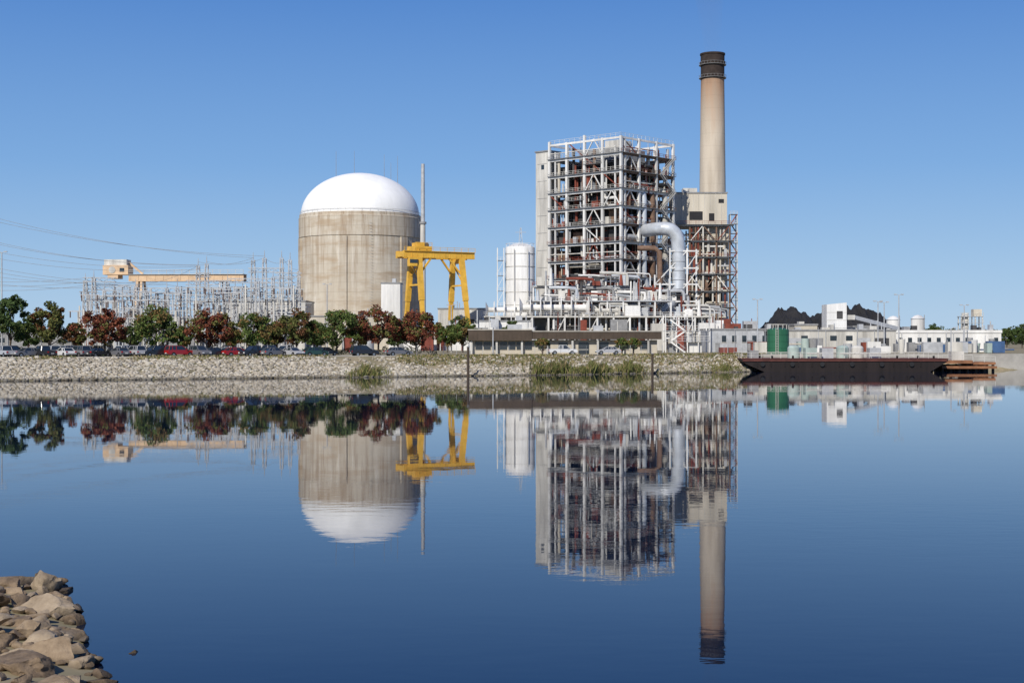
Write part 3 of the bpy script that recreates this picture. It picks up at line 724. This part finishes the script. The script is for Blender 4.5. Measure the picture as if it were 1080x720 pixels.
g=group("yard_equipment",(0,0,GZ)); b=MB()
for i in range(90):
    px=R.choice([R.uniform(90,318),R.uniform(320,560),R.uniform(700,800),R.uniform(462,760)]); d=R.uniform(398,425); x=E(px,d); h=H(R.uniform(326,352),d); m_=R.choice([WHITE,OFFW,LGREY,GREY,WHITE,RUST])
    t=R.random()
    if t<.3: b.box(x,x+R.uniform(1.5,5),d-6,d-3,0,h*.8,m_)
    elif t<.65: b.cyl((x,d-6,0),(x,d-6,h),R.uniform(.1,.25),.12,m_,8)
    else: b.cyl((x,d-7,0),(x,d-7,h*.6),R.uniform(1,2),R.uniform(1,2),m_,16)
# quay-side plant: skids, containers, pipe racks, bollard lights
for i in range(60):
    px=R.uniform(752,1050); d=R.uniform(300,336); x=E(px,d); m_=R.choice([WHITE,OFFW,LGREY,GREY,PGREEN,BLUEP,RUST,CREAM,WHITE])
    t=R.random()
    if t<.4: b.box(x,x+R.uniform(1,4.5),d,d+2,0.1,R.uniform(1.2,2.7),m_)
    elif t<.6: b.cyl((x,d,0),(x,d,R.uniform(1.5,3.6)),R.uniform(.4,1),R.uniform(.4,1),m_,14)
    elif t<.85: b.cyl((x,d,0),(x,d,R.uniform(3,7)),.08,.06,LGREY,6)
    else:
        z=R.uniform(.6,2.6); b.cyl((x,d,z),(x+R.uniform(4,10),d,z),.16,.16,m_,8)
b.build("tanks_and_boxes",g,True)

D=330; g=group("access_stair_tower",(E(702,D),D,GZ)); b=MB(); W=46*D/1500
for x in np.linspace(0,W,5):
    for y in (0,5): b.beam((x,y,0),(x,y,H(332 if x<W*.6 else 345,D)),.22,.22,WHITE)
for z in (2.6,5.0,7.6): 
    b.box(0,W if z<6 else W*.6,-.3,5.3,z,z+.1,LGREY); b.rail((0,-.3,z+.1),(W if z<6 else W*.6,-.3,z+.1),WHITE,sp=1.2)
for i,(za,zb_) in enumerate(((0,2.6),(2.6,5),(5,7.6))):
    a,c=(1,4.5) if i%2 else (4.5,1); b.beam((a,-.5,za),(c,-.5,zb_),.15,.35,WHITE); b.beam((a,-.5,za+1),(c,-.5,zb_+1),.07,.07,WHITE)
b.box(5.5,8.5,1,4,0,2.4,WHITE); b.box(1,3.5,1.5,4,0,2.1,GREY); b.build("frame",g)

# office building
D=292; g=group("office_building",(E(494,D),D,GZ)); W=E(698,D)-E(494,D); xm=E(560,D)-E(494,D); hr=H(347,D); hf=H(358.5,D)
b=MB()
WALLB=mat("office_wall",(0.50,0.45,0.36),0.85,var=.15)
b.box(0.8,W-.8,1.6,14,0,hf,WALLB); b.build("walls",g)
b=MB(); b.box(0,xm+.2,0,15,hf-.1,hr-.25,BROWN); b.box(xm+.21,W,0.25,15,hf+.15,hr-.55,BROWN); b.box(-.15,xm+.3,-.15,15.2,hr-.25,hr,SHINGLE); b.box(xm+.31,W+.15,.1,15.1,hr-.55,hr-.32,SHINGLE)
for x in np.arange(.9,W,0.9): b.box(x,x+.07,-.05 if x<xm else .2,-.004 if x<xm else .246,hf+.2,hr-.7,BROWN)
b.box(8,11,4,7,hr,hr+1.0,LGREY); b.box(26,28,5,7,hr-.3,hr+.8,LGREY); b.build("fascia_roof",g)
b=MB()
for x in np.arange(1.4,xm-1,1.7): b.box(x,x+1.45,1.5,1.598,.9,hf-.35,GLASS)
for x in np.arange(xm+1.5,W-3,4.2):
    b.box(x,x+1.9,1.5,1.598,1.0,hf-.5,GLASS); b.box(x-.08,x+1.98,1.46,1.597,.88,.98,OFFW)
b.box(xm+9.8,xm+12.0,1.48,1.597,0,2.2,GLASS); b.build("windows_and_door",g)
b=MB()
for x in np.arange(.6,W,5.2): b.box(x-.2,x+.2,.45,.85,0,hf-.12,OFFW)
b.build("columns",g)

# ------------------------------------------------------------------ right side objects
def coal(name,prof,d,dep):
    V=[];F=[];n=150;m=31
    xs_=np.linspace(prof[0][0],prof[-1][0],n); hzz=np.interp(xs_,[p[0] for p in prof],[p[1] for p in prof])
    for j in range(m):
        t=j/(m-1)*2-1
        for i in range(n):
            w=max(0,1-abs(t)**1.1); nzv=mnoise.fractal(Vector((xs_[i]*.12,t*6,3.1)),.7,2,4)
            z=max(0,H(hzz[i],d)*w*(1+.10*nzv)+ (nzv*.7+R.uniform(-.12,.12) if w>0 else 0))
            V.append((E(xs_[i],d),d+t*dep,GZ+z-.2))
    for j in range(m-1):
        for i in range(n-1): a=j*n+i; F.append((a,a+1,a+n+1,a+n))
    return np_mesh(name,V,F,[COAL],smooth=True)
coal("coal_pile",[(782,359),(800,347),(808,340),(818,331),(829,324.5),(836,324),(845,328.5),(853,333),(861,333),(869,327),(878,322.5),(896,322),(910,324.5),(922,328),(934,336),(948,345),(968,359)],560,45)
d2=366; g=group("conveyor_transfer_house",(E(872,d2),d2,GZ)); b=MB(); w=21*d2/1500
b.add([(0,0,0),(w,0,0),(w,6,0),(0,6,0),(0,0,H(321,d2)),(w,0,H(319,d2)),(w,6,H(319,d2)),(0,6,H(321,d2))],[(0,3,2,1),(4,5,6,7),(0,1,5,4),(1,2,6,5),(2,3,7,6),(3,0,4,7)],WHITE)
b.box(w*.5,w*.8,-.08,-.004,H(336,d2),H(328,d2),DGREY); b.box(w,w+2.4,1,4,H(337,d2),H(332,d2),OFFW); b.beam((w+2,2.5,H(334,d2)),(w+15,8,H(346,d2)),1.0,1.0,LGREY)
for z in np.arange(2,H(324,d2),2): b.box(0,w,-.05,-.003,z,z+.08,OFFW)
b.build("housing",g)
for px,et in ((942,333),(968,332)):
    d=400; g=group("storage_tank",(E(px,d),d,GZ)); b=MB(); r=7*d/1500; h=H(et,d)
    b.lathe([(r,0),(r,h-1),(r*.5,h-.2),(.05,h)],(0,0,0),WHITE,28); b.lathe([(r,h-1.2),(r+.1,h-1.2),(r+.1,h-1),(r,h-1)],(0,0,0),LGREY,28); b.beam((r*.7,-r,0),(r*.7,-r,h),.15,.15,GREY); b.build("shell",g,True)
D=420; g=group("process_tower",(E(1014,D),D,GZ)); b=MB(); w=22*D/1500
for x in (0,w*.33,w*.66,w):
    for y in (0,3): b.beam((x,y,0),(x,y,H(333,D)),.25,.25,OFFW)
for e in (348,341,334): b.box(-.3,w+.3,-.3,3.3,H(e,D),H(e,D)+.15,LGREY); b.rail((-.3,-.3,H(e,D)+.1),(w+.3,-.3,H(e,D)+.1),OFFW,sp=1)
b.box(w*.6,w,0.3,2.7,H(334,D)+.2,H(326,D),CREAM); b.cyl((w*.25,1.5,H(348,D)),(w*.25,1.5,H(330,D)),1,1,OFFW,14); b.build("frame",g)
D=295; g=group("green_storage_tank",(E(820.5,D),D,GZ)); b=MB(); r=11.5*D/1500; h=H(346,D)
b.lathe([(r,0),(r,h-.3),(r*.6,h),(.05,h+.15)],(0,0,0),GREENP,36)
for z in (1.2,2.6,4.0): b.lathe([(r,z),(r+.05,z),(r+.05,z+.1),(r,z+.1)],(0,0,0),GREENP,36)
b.build("shell",g,True); b=MB()
for i in range(14):
    t=i*2*math.pi/14; b.beam((r*math.cos(t),r*math.sin(t),h-.3),(r*math.cos(t),r*math.sin(t),h+.8),.06,.06,OFFW)
b.lathe([(r,h+.75),(r+.06,h+.75),(r+.06,h+.82),(r,h+.82),(r,h+.75)],(0,0,0),OFFW,24)
for z in np.arange(.3,h,.35): b.box(-.9,-.4,-r-.22,-r-.17,z,z+.05,OFFW)
for x in (-.9,-.4): b.beam((x,-r-.2,0),(x,-r-.2,h+.8),.06,.06,OFFW)
b.build("rail_and_ladder",g)
# barge
D=272; g=group("moored_barge",(E(782,D),D,0)); s=D/1500; L_=(1000-782)*s
b=MB(); dk=CAMZ-(378.5-HOR)*s; y0,y1=0,10
prof=[(6.5,-.9),(1.2,dk-1.1),(0,dk-.35),(0,dk-.02),(L_,dk-.02),(L_,dk-.4),(L_-5,-.9)]
vs=[(x,y0,z) for x,z in prof]+[(x,y1,z) for x,z in prof]; n=len(prof)
b.add(vs,[tuple(range(n)),tuple(range(2*n-1,n-1,-1))]+[(i,i+n,(i+1)%n+n,(i+1)%n) for i in range(n)],HULL)
for x in np.arange(3,L_-2,2.6): b.box(x,x+.16,-.12,-.003,dk-1.5,dk-.3,HULL)
b.box(.2,L_-.2,-.2,-.125,dk-.42,dk-.15,HULLR)
for x in np.arange(4,L_-3,5.7): b.cyl((x,-.35,dk-1.0),(x,-.13,dk-1.0),.45,.45,BLACK,14)
b.build("hull",g)
b=MB(); b.box(-.1,L_+.1,-.05,y1,dk,dk+.12,HULLR); b.rail((0,.1,dk+.12),(L_,.1,dk+.12),OFFW,sp=1.8,t=.07); b.rail((0,y1-.2,dk+.12),(L_,y1-.2,dk+.12),OFFW,sp=1.8,t=.07); b.rail((0.05,.1,dk+.12),(0.05,y1-.2,dk+.12),OFFW,sp=1.8,t=.07)
b.build("deck_and_railing",g)
b=MB()
x=E(836,D)-E(782,D)
while x<E(945,D)-E(782,D)-2:
    if R.random()<.75: b.lathe([(1.2,0),(1.2,2.0),(.9,2.35),(.05,2.5)],(x+1.3,4+R.uniform(0,2),dk+.12),R.choice([PGREEN,PGREEN,OFFW,LGREY]),20)
    else: b.box(x,x+2.2,3.5,6,dk+.12,dk+2.1,R.choice([PGREEN,OFFW,LGREY]))
    if R.random()<.5: b.cyl((x+1,3,dk+.1),(x+1,3,dk+3.6),.06,.06,OFFW,6)
    if R.random()<.5: b.cyl((x,2.6,dk+1.0),(x+3,2.6,dk+1.0),.12,.12,OFFW,6)
    x+=R.uniform(2.4,3.4)
b.box(E(796,D)-E(784,D),E(806,D)-E(784,D),4,6.5,dk+.12,dk+1.6,GREY)
for x in (6,10,30,34,37): b.cyl((x,.8,dk+.12),(x,.8,dk+.7),.2,.2,BLACK,10)
b.build("deck_tanks",g,True)
g=group("mooring_platform",(E(994,276),276,0)); b=MB(); W=58*276/1500
zt=CAMZ-(380-HOR)*276/1500
b.box(0,W*.55,0,9,zt-.6,zt,DOCKR); b.box(W*.55+.01,W,1,9,1.3,1.8,DOCKR)
for x in np.linspace(.4,W-.4,7):
    for y in (1.4,5,8.5): b.cyl((x,y,-2.4),(x,y,1.32),.28,.28,BROWN,10)
b.beam((0,.4,.8),(W,.4,.8),.35,.5,DOCKR)
b.box(0.2,W-.2,6,6.3,-1,1.3,BROWN)
b.rail((0,.1,zt),(W*.55,.1,zt),OFFW,sp=1.6,t=.07); b.rail((W*.6,1.1,1.8),(W,1.1,1.8),OFFW,sp=1.6,t=.07); b.box(3,5.5,4,6,zt,zt+1.75,OFFW); b.build("deck_and_piles",g)
b=MB(); b.beam((50.5,286.8,.4),(140,294,.4),1.4,5.8,CONC)
b.build("quay_wall")

def lamp(px,e,d,double=True):
    g=group("street_lamp",(E(px,d),d,GZ)); b=MB(); h=H(e,d)
    b.cyl((0,0,0),(0,0,.5),.28,.28,CONC,12); b.cyl((0,0,.5),(0,0,h),.16,.10,LGREY,10)
    for sg in ((-1,1) if double else (1,)):
        b.tube([(0,0,h-.15),(sg*.4,0,h+.1),(sg*.8,0,h+.15)],.05,LGREY,8)
        b.beam((sg*.5,0,h+.13),(sg*1.1,0,h+.13),.38,.2,LGREY); b.beam((sg*.55,0,h+.01),(sg*1.05,0,h+.01),.28,.05,HEADL)
    b.build("pole_and_luminaire",g,True)
for a in ((799,316,310),(926,318,330),(932.5,319,343),(948,311,330),(1017,322,343),(2,266,300),(622,331,325),(748,330,343),(476,322,330),(345,300,335),(1003,346,300,False),(520,345,285,False)): lamp(*a)
for px,h in ((494,4.9),(688,3.6)):
    x=E(px,240 if px<600 else 258); y=float(shore(np.array(x)))-1.5
    g=group("mooring_pile",(x,y,-1.5)); b=MB(); b.cyl((0,0,0),(0,0,h+1.5),.24,.2,BROWN,12); b.cyl((0,0,h+1.5),(0,0,h+1.65),.27,.2,GREY,12); b.build("timber",g,True)

# ------------------------------------------------------------------ car park following the bank, kerbs, road
XS=np.arange(-112,-13,3.0)
b=MB()
for xa,xb_ in zip(XS[:-1],XS[1:]): b.add([(xa,yt(xa)+2.2,GZ+.03),(xb_,yt(xb_)+2.2,GZ+.03),(xb_,yt(xb_)+12,GZ+.03),(xa,yt(xa)+12,GZ+.03)],[(0,1,2,3)],ASPH)
b.build("car_park")
b=MB()
for x in np.arange(-110,-15,2.75):
    for o in (2.8,7.2): b.add([(x,yt(x)+o,GZ+.036),(x+.1,yt(x)+o,GZ+.036),(x+.1,yt(x)+o+4.4,GZ+.036),(x,yt(x)+o+4.4,GZ+.036)],[(0,1,2,3)],LINE)
b.build("parking_bay_markings")
b=MB()
for xa,xb_ in zip(XS[:-1],XS[1:]):
    for o in (2.05,12.15): b.beam((xa,yt(xa)+o,GZ+.02),(xb_,yt(xb_)+o,GZ+.02),.25,.24,CONC)
b.build("kerb")
b=MB(); b.add([(-26,270,GZ+.03),(50,283,GZ+.03),(50,290,GZ+.03),(-26,277,GZ+.03)],[(0,1,2,3)],ASPH); b.build("access_road")
g=group("security_fence",(0,0,GZ)); b=MB()
fp=[(-20,262),(14,268),(38,282),(49,288)]
for (p,q) in zip(fp[:-1],fp[1:]):
    n_=int(math.dist(p,q)/2.4)
    for i in range(n_+1):
        x=p[0]+(q[0]-p[0])*i/n_; y=p[1]+(q[1]-p[1])*i/n_; b.cyl((x,y,0),(x,y,1.9),.04,.04,LGREY,6)
    for z in np.arange(.2,1.95,.33): b.beam((p[0],p[1],z),(q[0],q[1],z),.02,.02,LGREY)
b.build("posts_and_wires",g)

# ------------------------------------------------------------------ cars
def paint(i,c): return mat("car_paint_%d"%i,c,0.25,var=.05,spec=.6)
PA=[paint(0,(.38,.38,.39)),paint(1,(.02,.02,.022)),paint(2,(.30,.012,.012)),paint(3,(.62,.62,.61)),paint(4,(.03,.05,.12)),paint(5,(.14,.14,.15)),paint(6,(.03,.07,.05)),paint(7,(.28,.23,.17))]
def car(x,y,rz,kind,p):
    g=group("parked_car",(x,y,GZ+.036),rz); g.scale=(1.06,1.06,1.06); b=MB()
    if kind=="sedan": pr=[(-2.3,.35),(-2.32,.75),(-2.2,.95),(-1.6,1.0),(1.0,.98),(2.05,.82),(2.28,.62),(2.3,.35)]; cab=[(-1.75,.98),(-1.15,1.42),(.25,1.45),(1.1,.96)]
    elif kind=="suv": pr=[(-2.3,.42),(-2.34,.8),(-2.28,1.08),(-1.6,1.12),(1.0,1.1),(2.1,1.0),(2.3,.75),(2.3,.42)]; cab=[(-2.22,1.1),(-2.0,1.72),(.2,1.76),(1.05,1.08)]
    else: pr=[(-2.6,.45),(-2.62,1.02),(-2.55,1.06),(-.85,1.06),(1.35,1.06),(2.4,.98),(2.6,.75),(2.6,.42)]; cab=[(-.85,1.04),(-.7,1.72),(.55,1.74),(1.4,1.04)]
    w=.9
    def prism(P,w0,w1,m):
        n=len(P); zs=[q[1] for q in P]; zm,zM=min(zs),max(zs)
        vs=[(x_,-(w0+(w1-w0)*(z-zm)/(zM-zm)),z) for x_,z in P]+[(x_,(w0+(w1-w0)*(z-zm)/(zM-zm)),z) for x_,z in P]
        b.add(vs,[tuple(range(n)),tuple(range(2*n-1,n-1,-1))]+[(i,i+n,(i+1)%n+n,(i+1)%n) for i in range(n)],m)
    prism(pr,w,w-.06,p); prism(cab,w-.08,w-.25,GLASS)
    (a0,z0),(a1,z1),(a2,z2),(a3,z3)=cab
    b.box(a1-.05,a2+.05,-(w-.26),w-.26,max(z1,z2)-.01,max(z1,z2)+.05,p)
    for sg in (-1,1):
        lo,hi=sg*(w-.07),sg*(w-.24)
        for (p0,p1) in (((a0,lo,z0),(a1,hi,z1)),((a3,lo,z3),(a2,hi,z2)),(((a1+a2)/2,lo,z0),((a1+a2)/2,hi,z1)),(((a0+a1)/2-.0+.5,lo,z0),(a1+.45,hi,z1))): b.beam(p0,p1,.09,.07,p)
        b.box(.75,.95,sg*w-.12 if sg<0 else w-.02,sg*w+.02 if sg<0 else w+.12,z0,z0+.15,p)
    if kind=="pickup": b.box(-2.5,-.95,-.72,.72,1.061,1.07,BLACK)
    b.build("body",g); b=MB()
    for wx in (-1.42,1.42) if kind!="pickup" else (-1.6,1.6):
        for sg in (-1,1):
            b.cyl((wx,sg*.68,.33),(wx,sg*.93,.33),.33,.33,TYRE,18); b.cyl((wx,sg*.9,.33),(wx,sg*.945,.33),.2,.2,CHROME,12)
            b.cyl((wx,sg*.86,.36),(wx,sg*.906,.36),.40,.40,BLACK,18)
    e=pr[0][0]; f_=pr[-1][0]
    for sg in (-1,1):
        b.box(e-.05,e+.1,sg*.72-.13,sg*.72+.13,.72,.92,REDL); b.box(f_-.12,f_+.03,sg*.65-.18,sg*.65+.18,.58,.72,HEADL)
    b.box(e-.08,e+.05,-.85,.85,.36,.52,DGREY); b.box(f_-.05,f_+.08,-.85,.85,.34,.5,DGREY); b.box(e-.09,e-.081,-.26,.26,.55,.66,LINE)
    b.build("wheels_and_trim",g,True)
def bank_pt(px,off):
    y=230.0
    for _ in range(30): y=yt(E(px,y))+off
    return E(px,y),y
cars=[(5,0),(26,5),(47,1),(66,3),(86,5),(105,1),(124,5),(143,0),(162,1),(188,2),(208,5),(228,1),(252,2),(270,1),(291,5),(310,0),(330,6)]
for i,(px,c) in enumerate(cars):
    x,y=bank_pt(px+R.uniform(-3,3),4.9+R.uniform(-.4,.4)); car(x,y,math.radians(R.choice([48,132,228,312,40,140,65])),R.choice(["sedan","suv","sedan","suv","pickup"]),PA[c])
for px,c in ((14,1),(56,0),(76,5),(96,7),(135,3),(175,5),(240,0),(282,4),(300,3),(343,1)):
    x,y=bank_pt(px,9.4); car(x,y,math.radians(R.choice([60,120,250])),R.choice(["sedan","suv"]),PA[c])
x,y=bank_pt(384,3.8); car(x,y,math.radians(26),"suv",PA[1]); x,y=bank_pt(420,6); car(x,y,math.radians(30),"sedan",PA[5])
car(10,279,math.radians(5),"pickup",PA[3]); car(19,281,math.radians(184),"sedan",PA[0])

# ------------------------------------------------------------------ trees
LM={}
def lset(k):
    if k in LM: return LM[k]
    S={'red':[((.13,.035,.022),(.25,.085,.045)),((.07,.022,.016),(.13,.045,.026)),((.09,.10,.028),(.17,.16,.05))],
       'green':[((.06,.095,.022),(.14,.185,.05)),((.035,.058,.016),(.075,.10,.03)),((.15,.09,.035),(.20,.14,.05))],
       'mix':[((.085,.095,.025),(.16,.16,.05)),((.10,.045,.022),(.17,.08,.035)),((.05,.06,.018),(.09,.10,.03))],
       'dgreen':[((.04,.07,.02),(.085,.125,.038)),((.022,.042,.013),(.05,.075,.023)),((.06,.085,.025),(.11,.13,.04))],
       'far':[((.055,.072,.042),(.085,.108,.062)),((.042,.058,.038),(.068,.088,.052)),((.07,.085,.048),(.10,.12,.07))]}[k]
    LM[k]=[leaf_mat("foliage_%s_%d"%(k,i),a,c) for i,(a,c) in enumerate(S)]; return LM[k]
def leaves(cent,crad,per,size,nm,parent,mats,weights):
    V=[];M=[]
    K=len(cent)
    cm=np.random.choice(3,K,p=weights)
    for c,r,k in zip(cent,crad,cm):
        d=np.random.normal(size=(per,3)); d/=np.linalg.norm(d,axis=1)[:,None]
        p=c+d*(r*np.random.uniform(.25,1.0,(per,1))**.6)*np.array([1,1,.8])
        u=np.random.normal(size=(per,3)); u/=np.linalg.norm(u,axis=1)[:,None]
        w=np.cross(u,np.random.normal(size=(per,3))); w/=np.linalg.norm(w,axis=1)[:,None]
        s=size*np.random.uniform(.6,1.3,(per,1)); u*=s; w*=s*.6
        V.append(np.stack([p-u,p-w,p+u,p+w],1)); kk=np.full(per,k); fl=np.random.rand(per)<.2; kk[fl]=np.random.randint(0,3,fl.sum()); M.append(kk)
    V=np.concatenate(V).reshape(-1,3); n=len(V)//4
    return np_mesh(nm,V,np.arange(n*4).reshape(n,4),mats,np.concatenate(M),parent=parent)
def tree(px,d,etop,wpx,kind,name="ornamental_maple_tree",off=None):
    if off is not None: x,d=bank_pt(px,off)
    else: x=E(px,d)
    h=H(etop,d); w=wpx*d/1500/2*1.08; g=group(name,(x,d,GZ),R.uniform(0,6)); b=MB()
    zc=h*.17
    cent=[];rad=[]
    K=64; ph=R.uniform(0,6)
    while len(cent)<K:
        p=np.random.uniform(-1,1,3); q=np.linalg.norm(p)
        if q>1 or q<.4: continue
        zz=(p[2]+1)/2; an=math.atan2(p[1],p[0]); lob=1+.18*math.sin(3*an+ph)+.10*math.sin(5*an+2*ph)
        prof=(1.0 if zz<.45 else 1.0-.38*((zz-.45)/.55)**1.6)*lob*1.06
        cent.append(np.array([p[0]*w*.92*prof,p[1]*w*.92*prof,zc+.5+zz*(h-zc-1.0)])); rad.append(np.random.uniform(.45,1.1)*w/3.9)
    b.tube([(0,0,-.1),(.05,0,h*.2),(.1,.05,h*.45),(0,.1,h*.75)],[.2,.16,.12,.04],BARK,8)
    for i in range(11):
        c=cent[R.randrange(K)]; z0=h*R.uniform(.12,.40); b.tube([(0.05,0,z0),(c[0]*.45,c[1]*.45,z0+(c[2]-z0)*.4),tuple(c)],[.10,.07,.02],BARK,6)
    b.build("trunk_and_limbs",g,True)
    leaves(cent,rad,100,.22,"crown",g,lset(kind),[.48,.26,.26])
T=[(-34,312,46,'dgreen'),(11,307,44,'dgreen'),(52,315,44,'mix'),(111,323,50,'red'),(165,321,52,'green'),(220,323,46,'red'),(268,327,46,'green'),(313,325,44,'mix'),(355,323,52,'green'),(399,318,44,'red'),(439,324,48,'red')]
for i,(px,et,w_,k_) in enumerate(T): tree(px,0,et,w_,k_,off=13.6+R.uniform(-.8,.8))
for px,et,w_,k_ in ((30,332,30,'dgreen'),(80,338,24,'mix'),(138,342,20,'dgreen'),(192,342,22,'green'),(245,342,22,'mix'),(292,336,30,'green'),(334,335,34,'dgreen'),(378,333,32,'green'),(420,333,32,'dgreen')): tree(px,300,et,w_,k_)
tree(488,325,332,36,'green'); tree(472,330,340,26,'green'); tree(541,330,336,22,'dgreen'); 
for px in (572,656,668): tree(px,287,354,14,'green',"ornamental_shrub")
g=group("hedge",(0,0,GZ)); cent=[np.array([x,yt(x)+15+R.uniform(-.5,.5),R.uniform(.4,1.3)]) for x in np.arange(-100,-14,.9)]
leaves(cent,[.7]*len(cent),60,.16,"foliage",g,lset('dgreen'),[.5,.3,.2])
for (xa_,xb2,d,hh,step,nm) in ((E(748,950),E(1200,950),950,13.0,3.2,"distant_tree_line"),(E(-150,900),E(330,900),900,8.5,3.5,"distant_tree_line"),(E(330,1000),E(760,1000),1000,8,4,"distant_tree_line")):
    cent=[];rad=[]
    x=xa_
    while x<xb2:
        hloc=hh*(.80+.16*math.sin(x*.02)+.10*math.sin(x*.071+1))*R.uniform(.82,1.1)
        for z in np.arange(1.5,hloc,2.4): cent.append(np.array([x+R.uniform(-2,2),d+R.uniform(-14,14),GZ+z+R.uniform(-.6,.6)])); rad.append(R.uniform(1.6,3.0))
        x+=step*.6
    leaves(cent,rad,26,.95,nm,None,lset('far'),[.5,.3,.2])
for px,et,w in ((1078,341,26),(1062,344,20),(985,341,24),(1045,346,14)): tree(px,520,et,w,'dgreen',"broadleaf_tree")

def reeds(name,areas):
    V=[];M=[]
    for px0,px1,n,hmax in areas:
        for i in range(n):
            px=R.gauss((px0+px1)/2,(px1-px0)/4.2); x0=(px-540)*.165; yb=float(shore(np.array(x0)))
            t=R.uniform(-.02,.28); x=(px-540)*yb/1500; y=float(shore(np.array(x)))+t*float(bankw(np.array(x))); z=hz(x,y)-.1
            h=hmax*R.uniform(.35,1)*(0.45+.55*abs(math.sin(px*.23+px0))*abs(math.cos(px*.09))); a=R.uniform(0,6.28); w=.05; lx,ly=R.uniform(-.35,.35)*h,R.uniform(-.35,.35)*h
            c,s=math.cos(a)*w,math.sin(a)*w
            V+= [(x-c,y-s,z),(x+c,y+s,z),(x+lx*.5+c*.8,y+ly*.5+s*.8,z+h*.7),(x+lx,y+ly,z+h)]; M.append(R.choice([0,0,1,2]))
    n=len(V)//4
    np_mesh(name,V,np.arange(n*4).reshape(n,4),[mat("reed_a",(.12,.135,.035),.8,col2=(.21,.21,.07)),mat("reed_b",(.07,.085,.022),.8),mat("reed_c",(.28,.22,.11),.8)],M)
reeds("shoreline_reeds",[(366,406,1200,2.0),(562,600,2000,2.9),(596,652,2300,2.3),(650,684,1300,2.4),(736,794,1600,1.4),(430,480,250,.8),(690,735,500,1.0),(500,560,250,.7)])
V=[];M=[]
for i in range(22000):
    x=R.uniform(-110,52); y=yt(x)+(R.uniform(-6,3) if x>-28 else R.uniform(-3.5,2.5)); z=hz(x,y)-.03
    if math.sin(x*.31)+math.sin(x*.13+2)+R.uniform(-1,1)<(.2 if x<-20 else -.9): continue
    h=R.uniform(.15,.5); a=R.uniform(0,6.28); c,s=math.cos(a)*.06,math.sin(a)*.06
    V+=[(x-c,y-s,z),(x+c,y+s,z),(x+c+.05,y+s,z+h*.7),(x+R.uniform(-.2,.2),y,z+h)]; M.append(R.choice([0,1,2,2]))
n=len(V)//4
np_mesh("grass_tufts",V,np.arange(n*4).reshape(n,4),[MATS["reed_a"],MATS["reed_b"],MATS["reed_c"]],M)

# ------------------------------------------------------------------ light, sky, camera
az=math.radians(203); el=math.radians(37)
w=bpy.data.worlds.new("World"); sc.world=w; w.use_nodes=True; nt=w.node_tree; N=nt.nodes; L=nt.links
bg=N["Background"]; sky=N.new("ShaderNodeTexSky"); sky.sky_type='NISHITA'; sky.sun_disc=False
sky.sun_elevation=el; sky.sun_rotation=az; sky.air_density=1.0; sky.dust_density=0.4; sky.ozone_density=3.0; sky.altitude=0
tc=N.new("ShaderNodeTexCoord"); sp=N.new("ShaderNodeSeparateXYZ"); L.new(tc.outputs["Generated"],sp.inputs[0])
rp=N.new("ShaderNodeValToRGB"); L.new(sp.outputs[2],rp.inputs[0]); cr=rp.color_ramp
def lin(c): return tuple(((v/255+.055)/1.055)**2.4 if v>10 else v/3294 for v in c)
st=[(0.0,(176,205,233)),(.035,(160,195,230)),(.12,(121,168,222)),(.235,(81,134,206)),(.5,(50,96,176)),(1,(33,68,140))]
cr.elements[0].position=0; cr.elements[0].color=(*lin(st[0][1]),1); cr.elements[1].position=1; cr.elements[1].color=(*lin(st[-1][1]),1)
for p,c in st[1:-1]:
    e=cr.elements.new(p); e.color=(*lin(c),1)
sc10=N.new("ShaderNodeVectorMath"); sc10.operation='SCALE'; L.new(rp.outputs[0],sc10.inputs[0]); sc10.inputs[3].default_value=10.0
mx=N.new("ShaderNodeMix"); mx.data_type='RGBA'; mx.inputs[0].default_value=0.9
L.new(sky.outputs[0],mx.inputs[6]); L.new(sc10.outputs[0],mx.inputs[7])
L.new(mx.outputs[2],bg.inputs[0]); bg.inputs[1].default_value=0.10
sd=bpy.data.lights.new("sun","SUN"); sd.energy=4.7; sd.angle=math.radians(.5); sd.color=(1,.945,.85)
so=bpy.data.objects.new("sun",sd); bpy.context.collection.objects.link(so)
dirv=Vector((math.sin(az)*math.cos(el),math.cos(az)*math.cos(el),math.sin(el)))
so.rotation_euler=dirv.to_track_quat('Z','Y').to_euler(); so.location=(-100,-100,120)
cd=bpy.data.cameras.new("camera"); cd.lens=50; cd.sensor_width=36; cd.clip_end=20000; cd.clip_start=.1
co=bpy.data.objects.new("camera",cd); bpy.context.collection.objects.link(co); co.location=(0,0,CAMZ)
co.rotation_euler=(math.radians(90)-math.atan(1/1500),0,0); sc.camera=co
sc.view_settings.view_transform='Standard'; sc.view_settings.look='None'; sc.view_settings.exposure=0
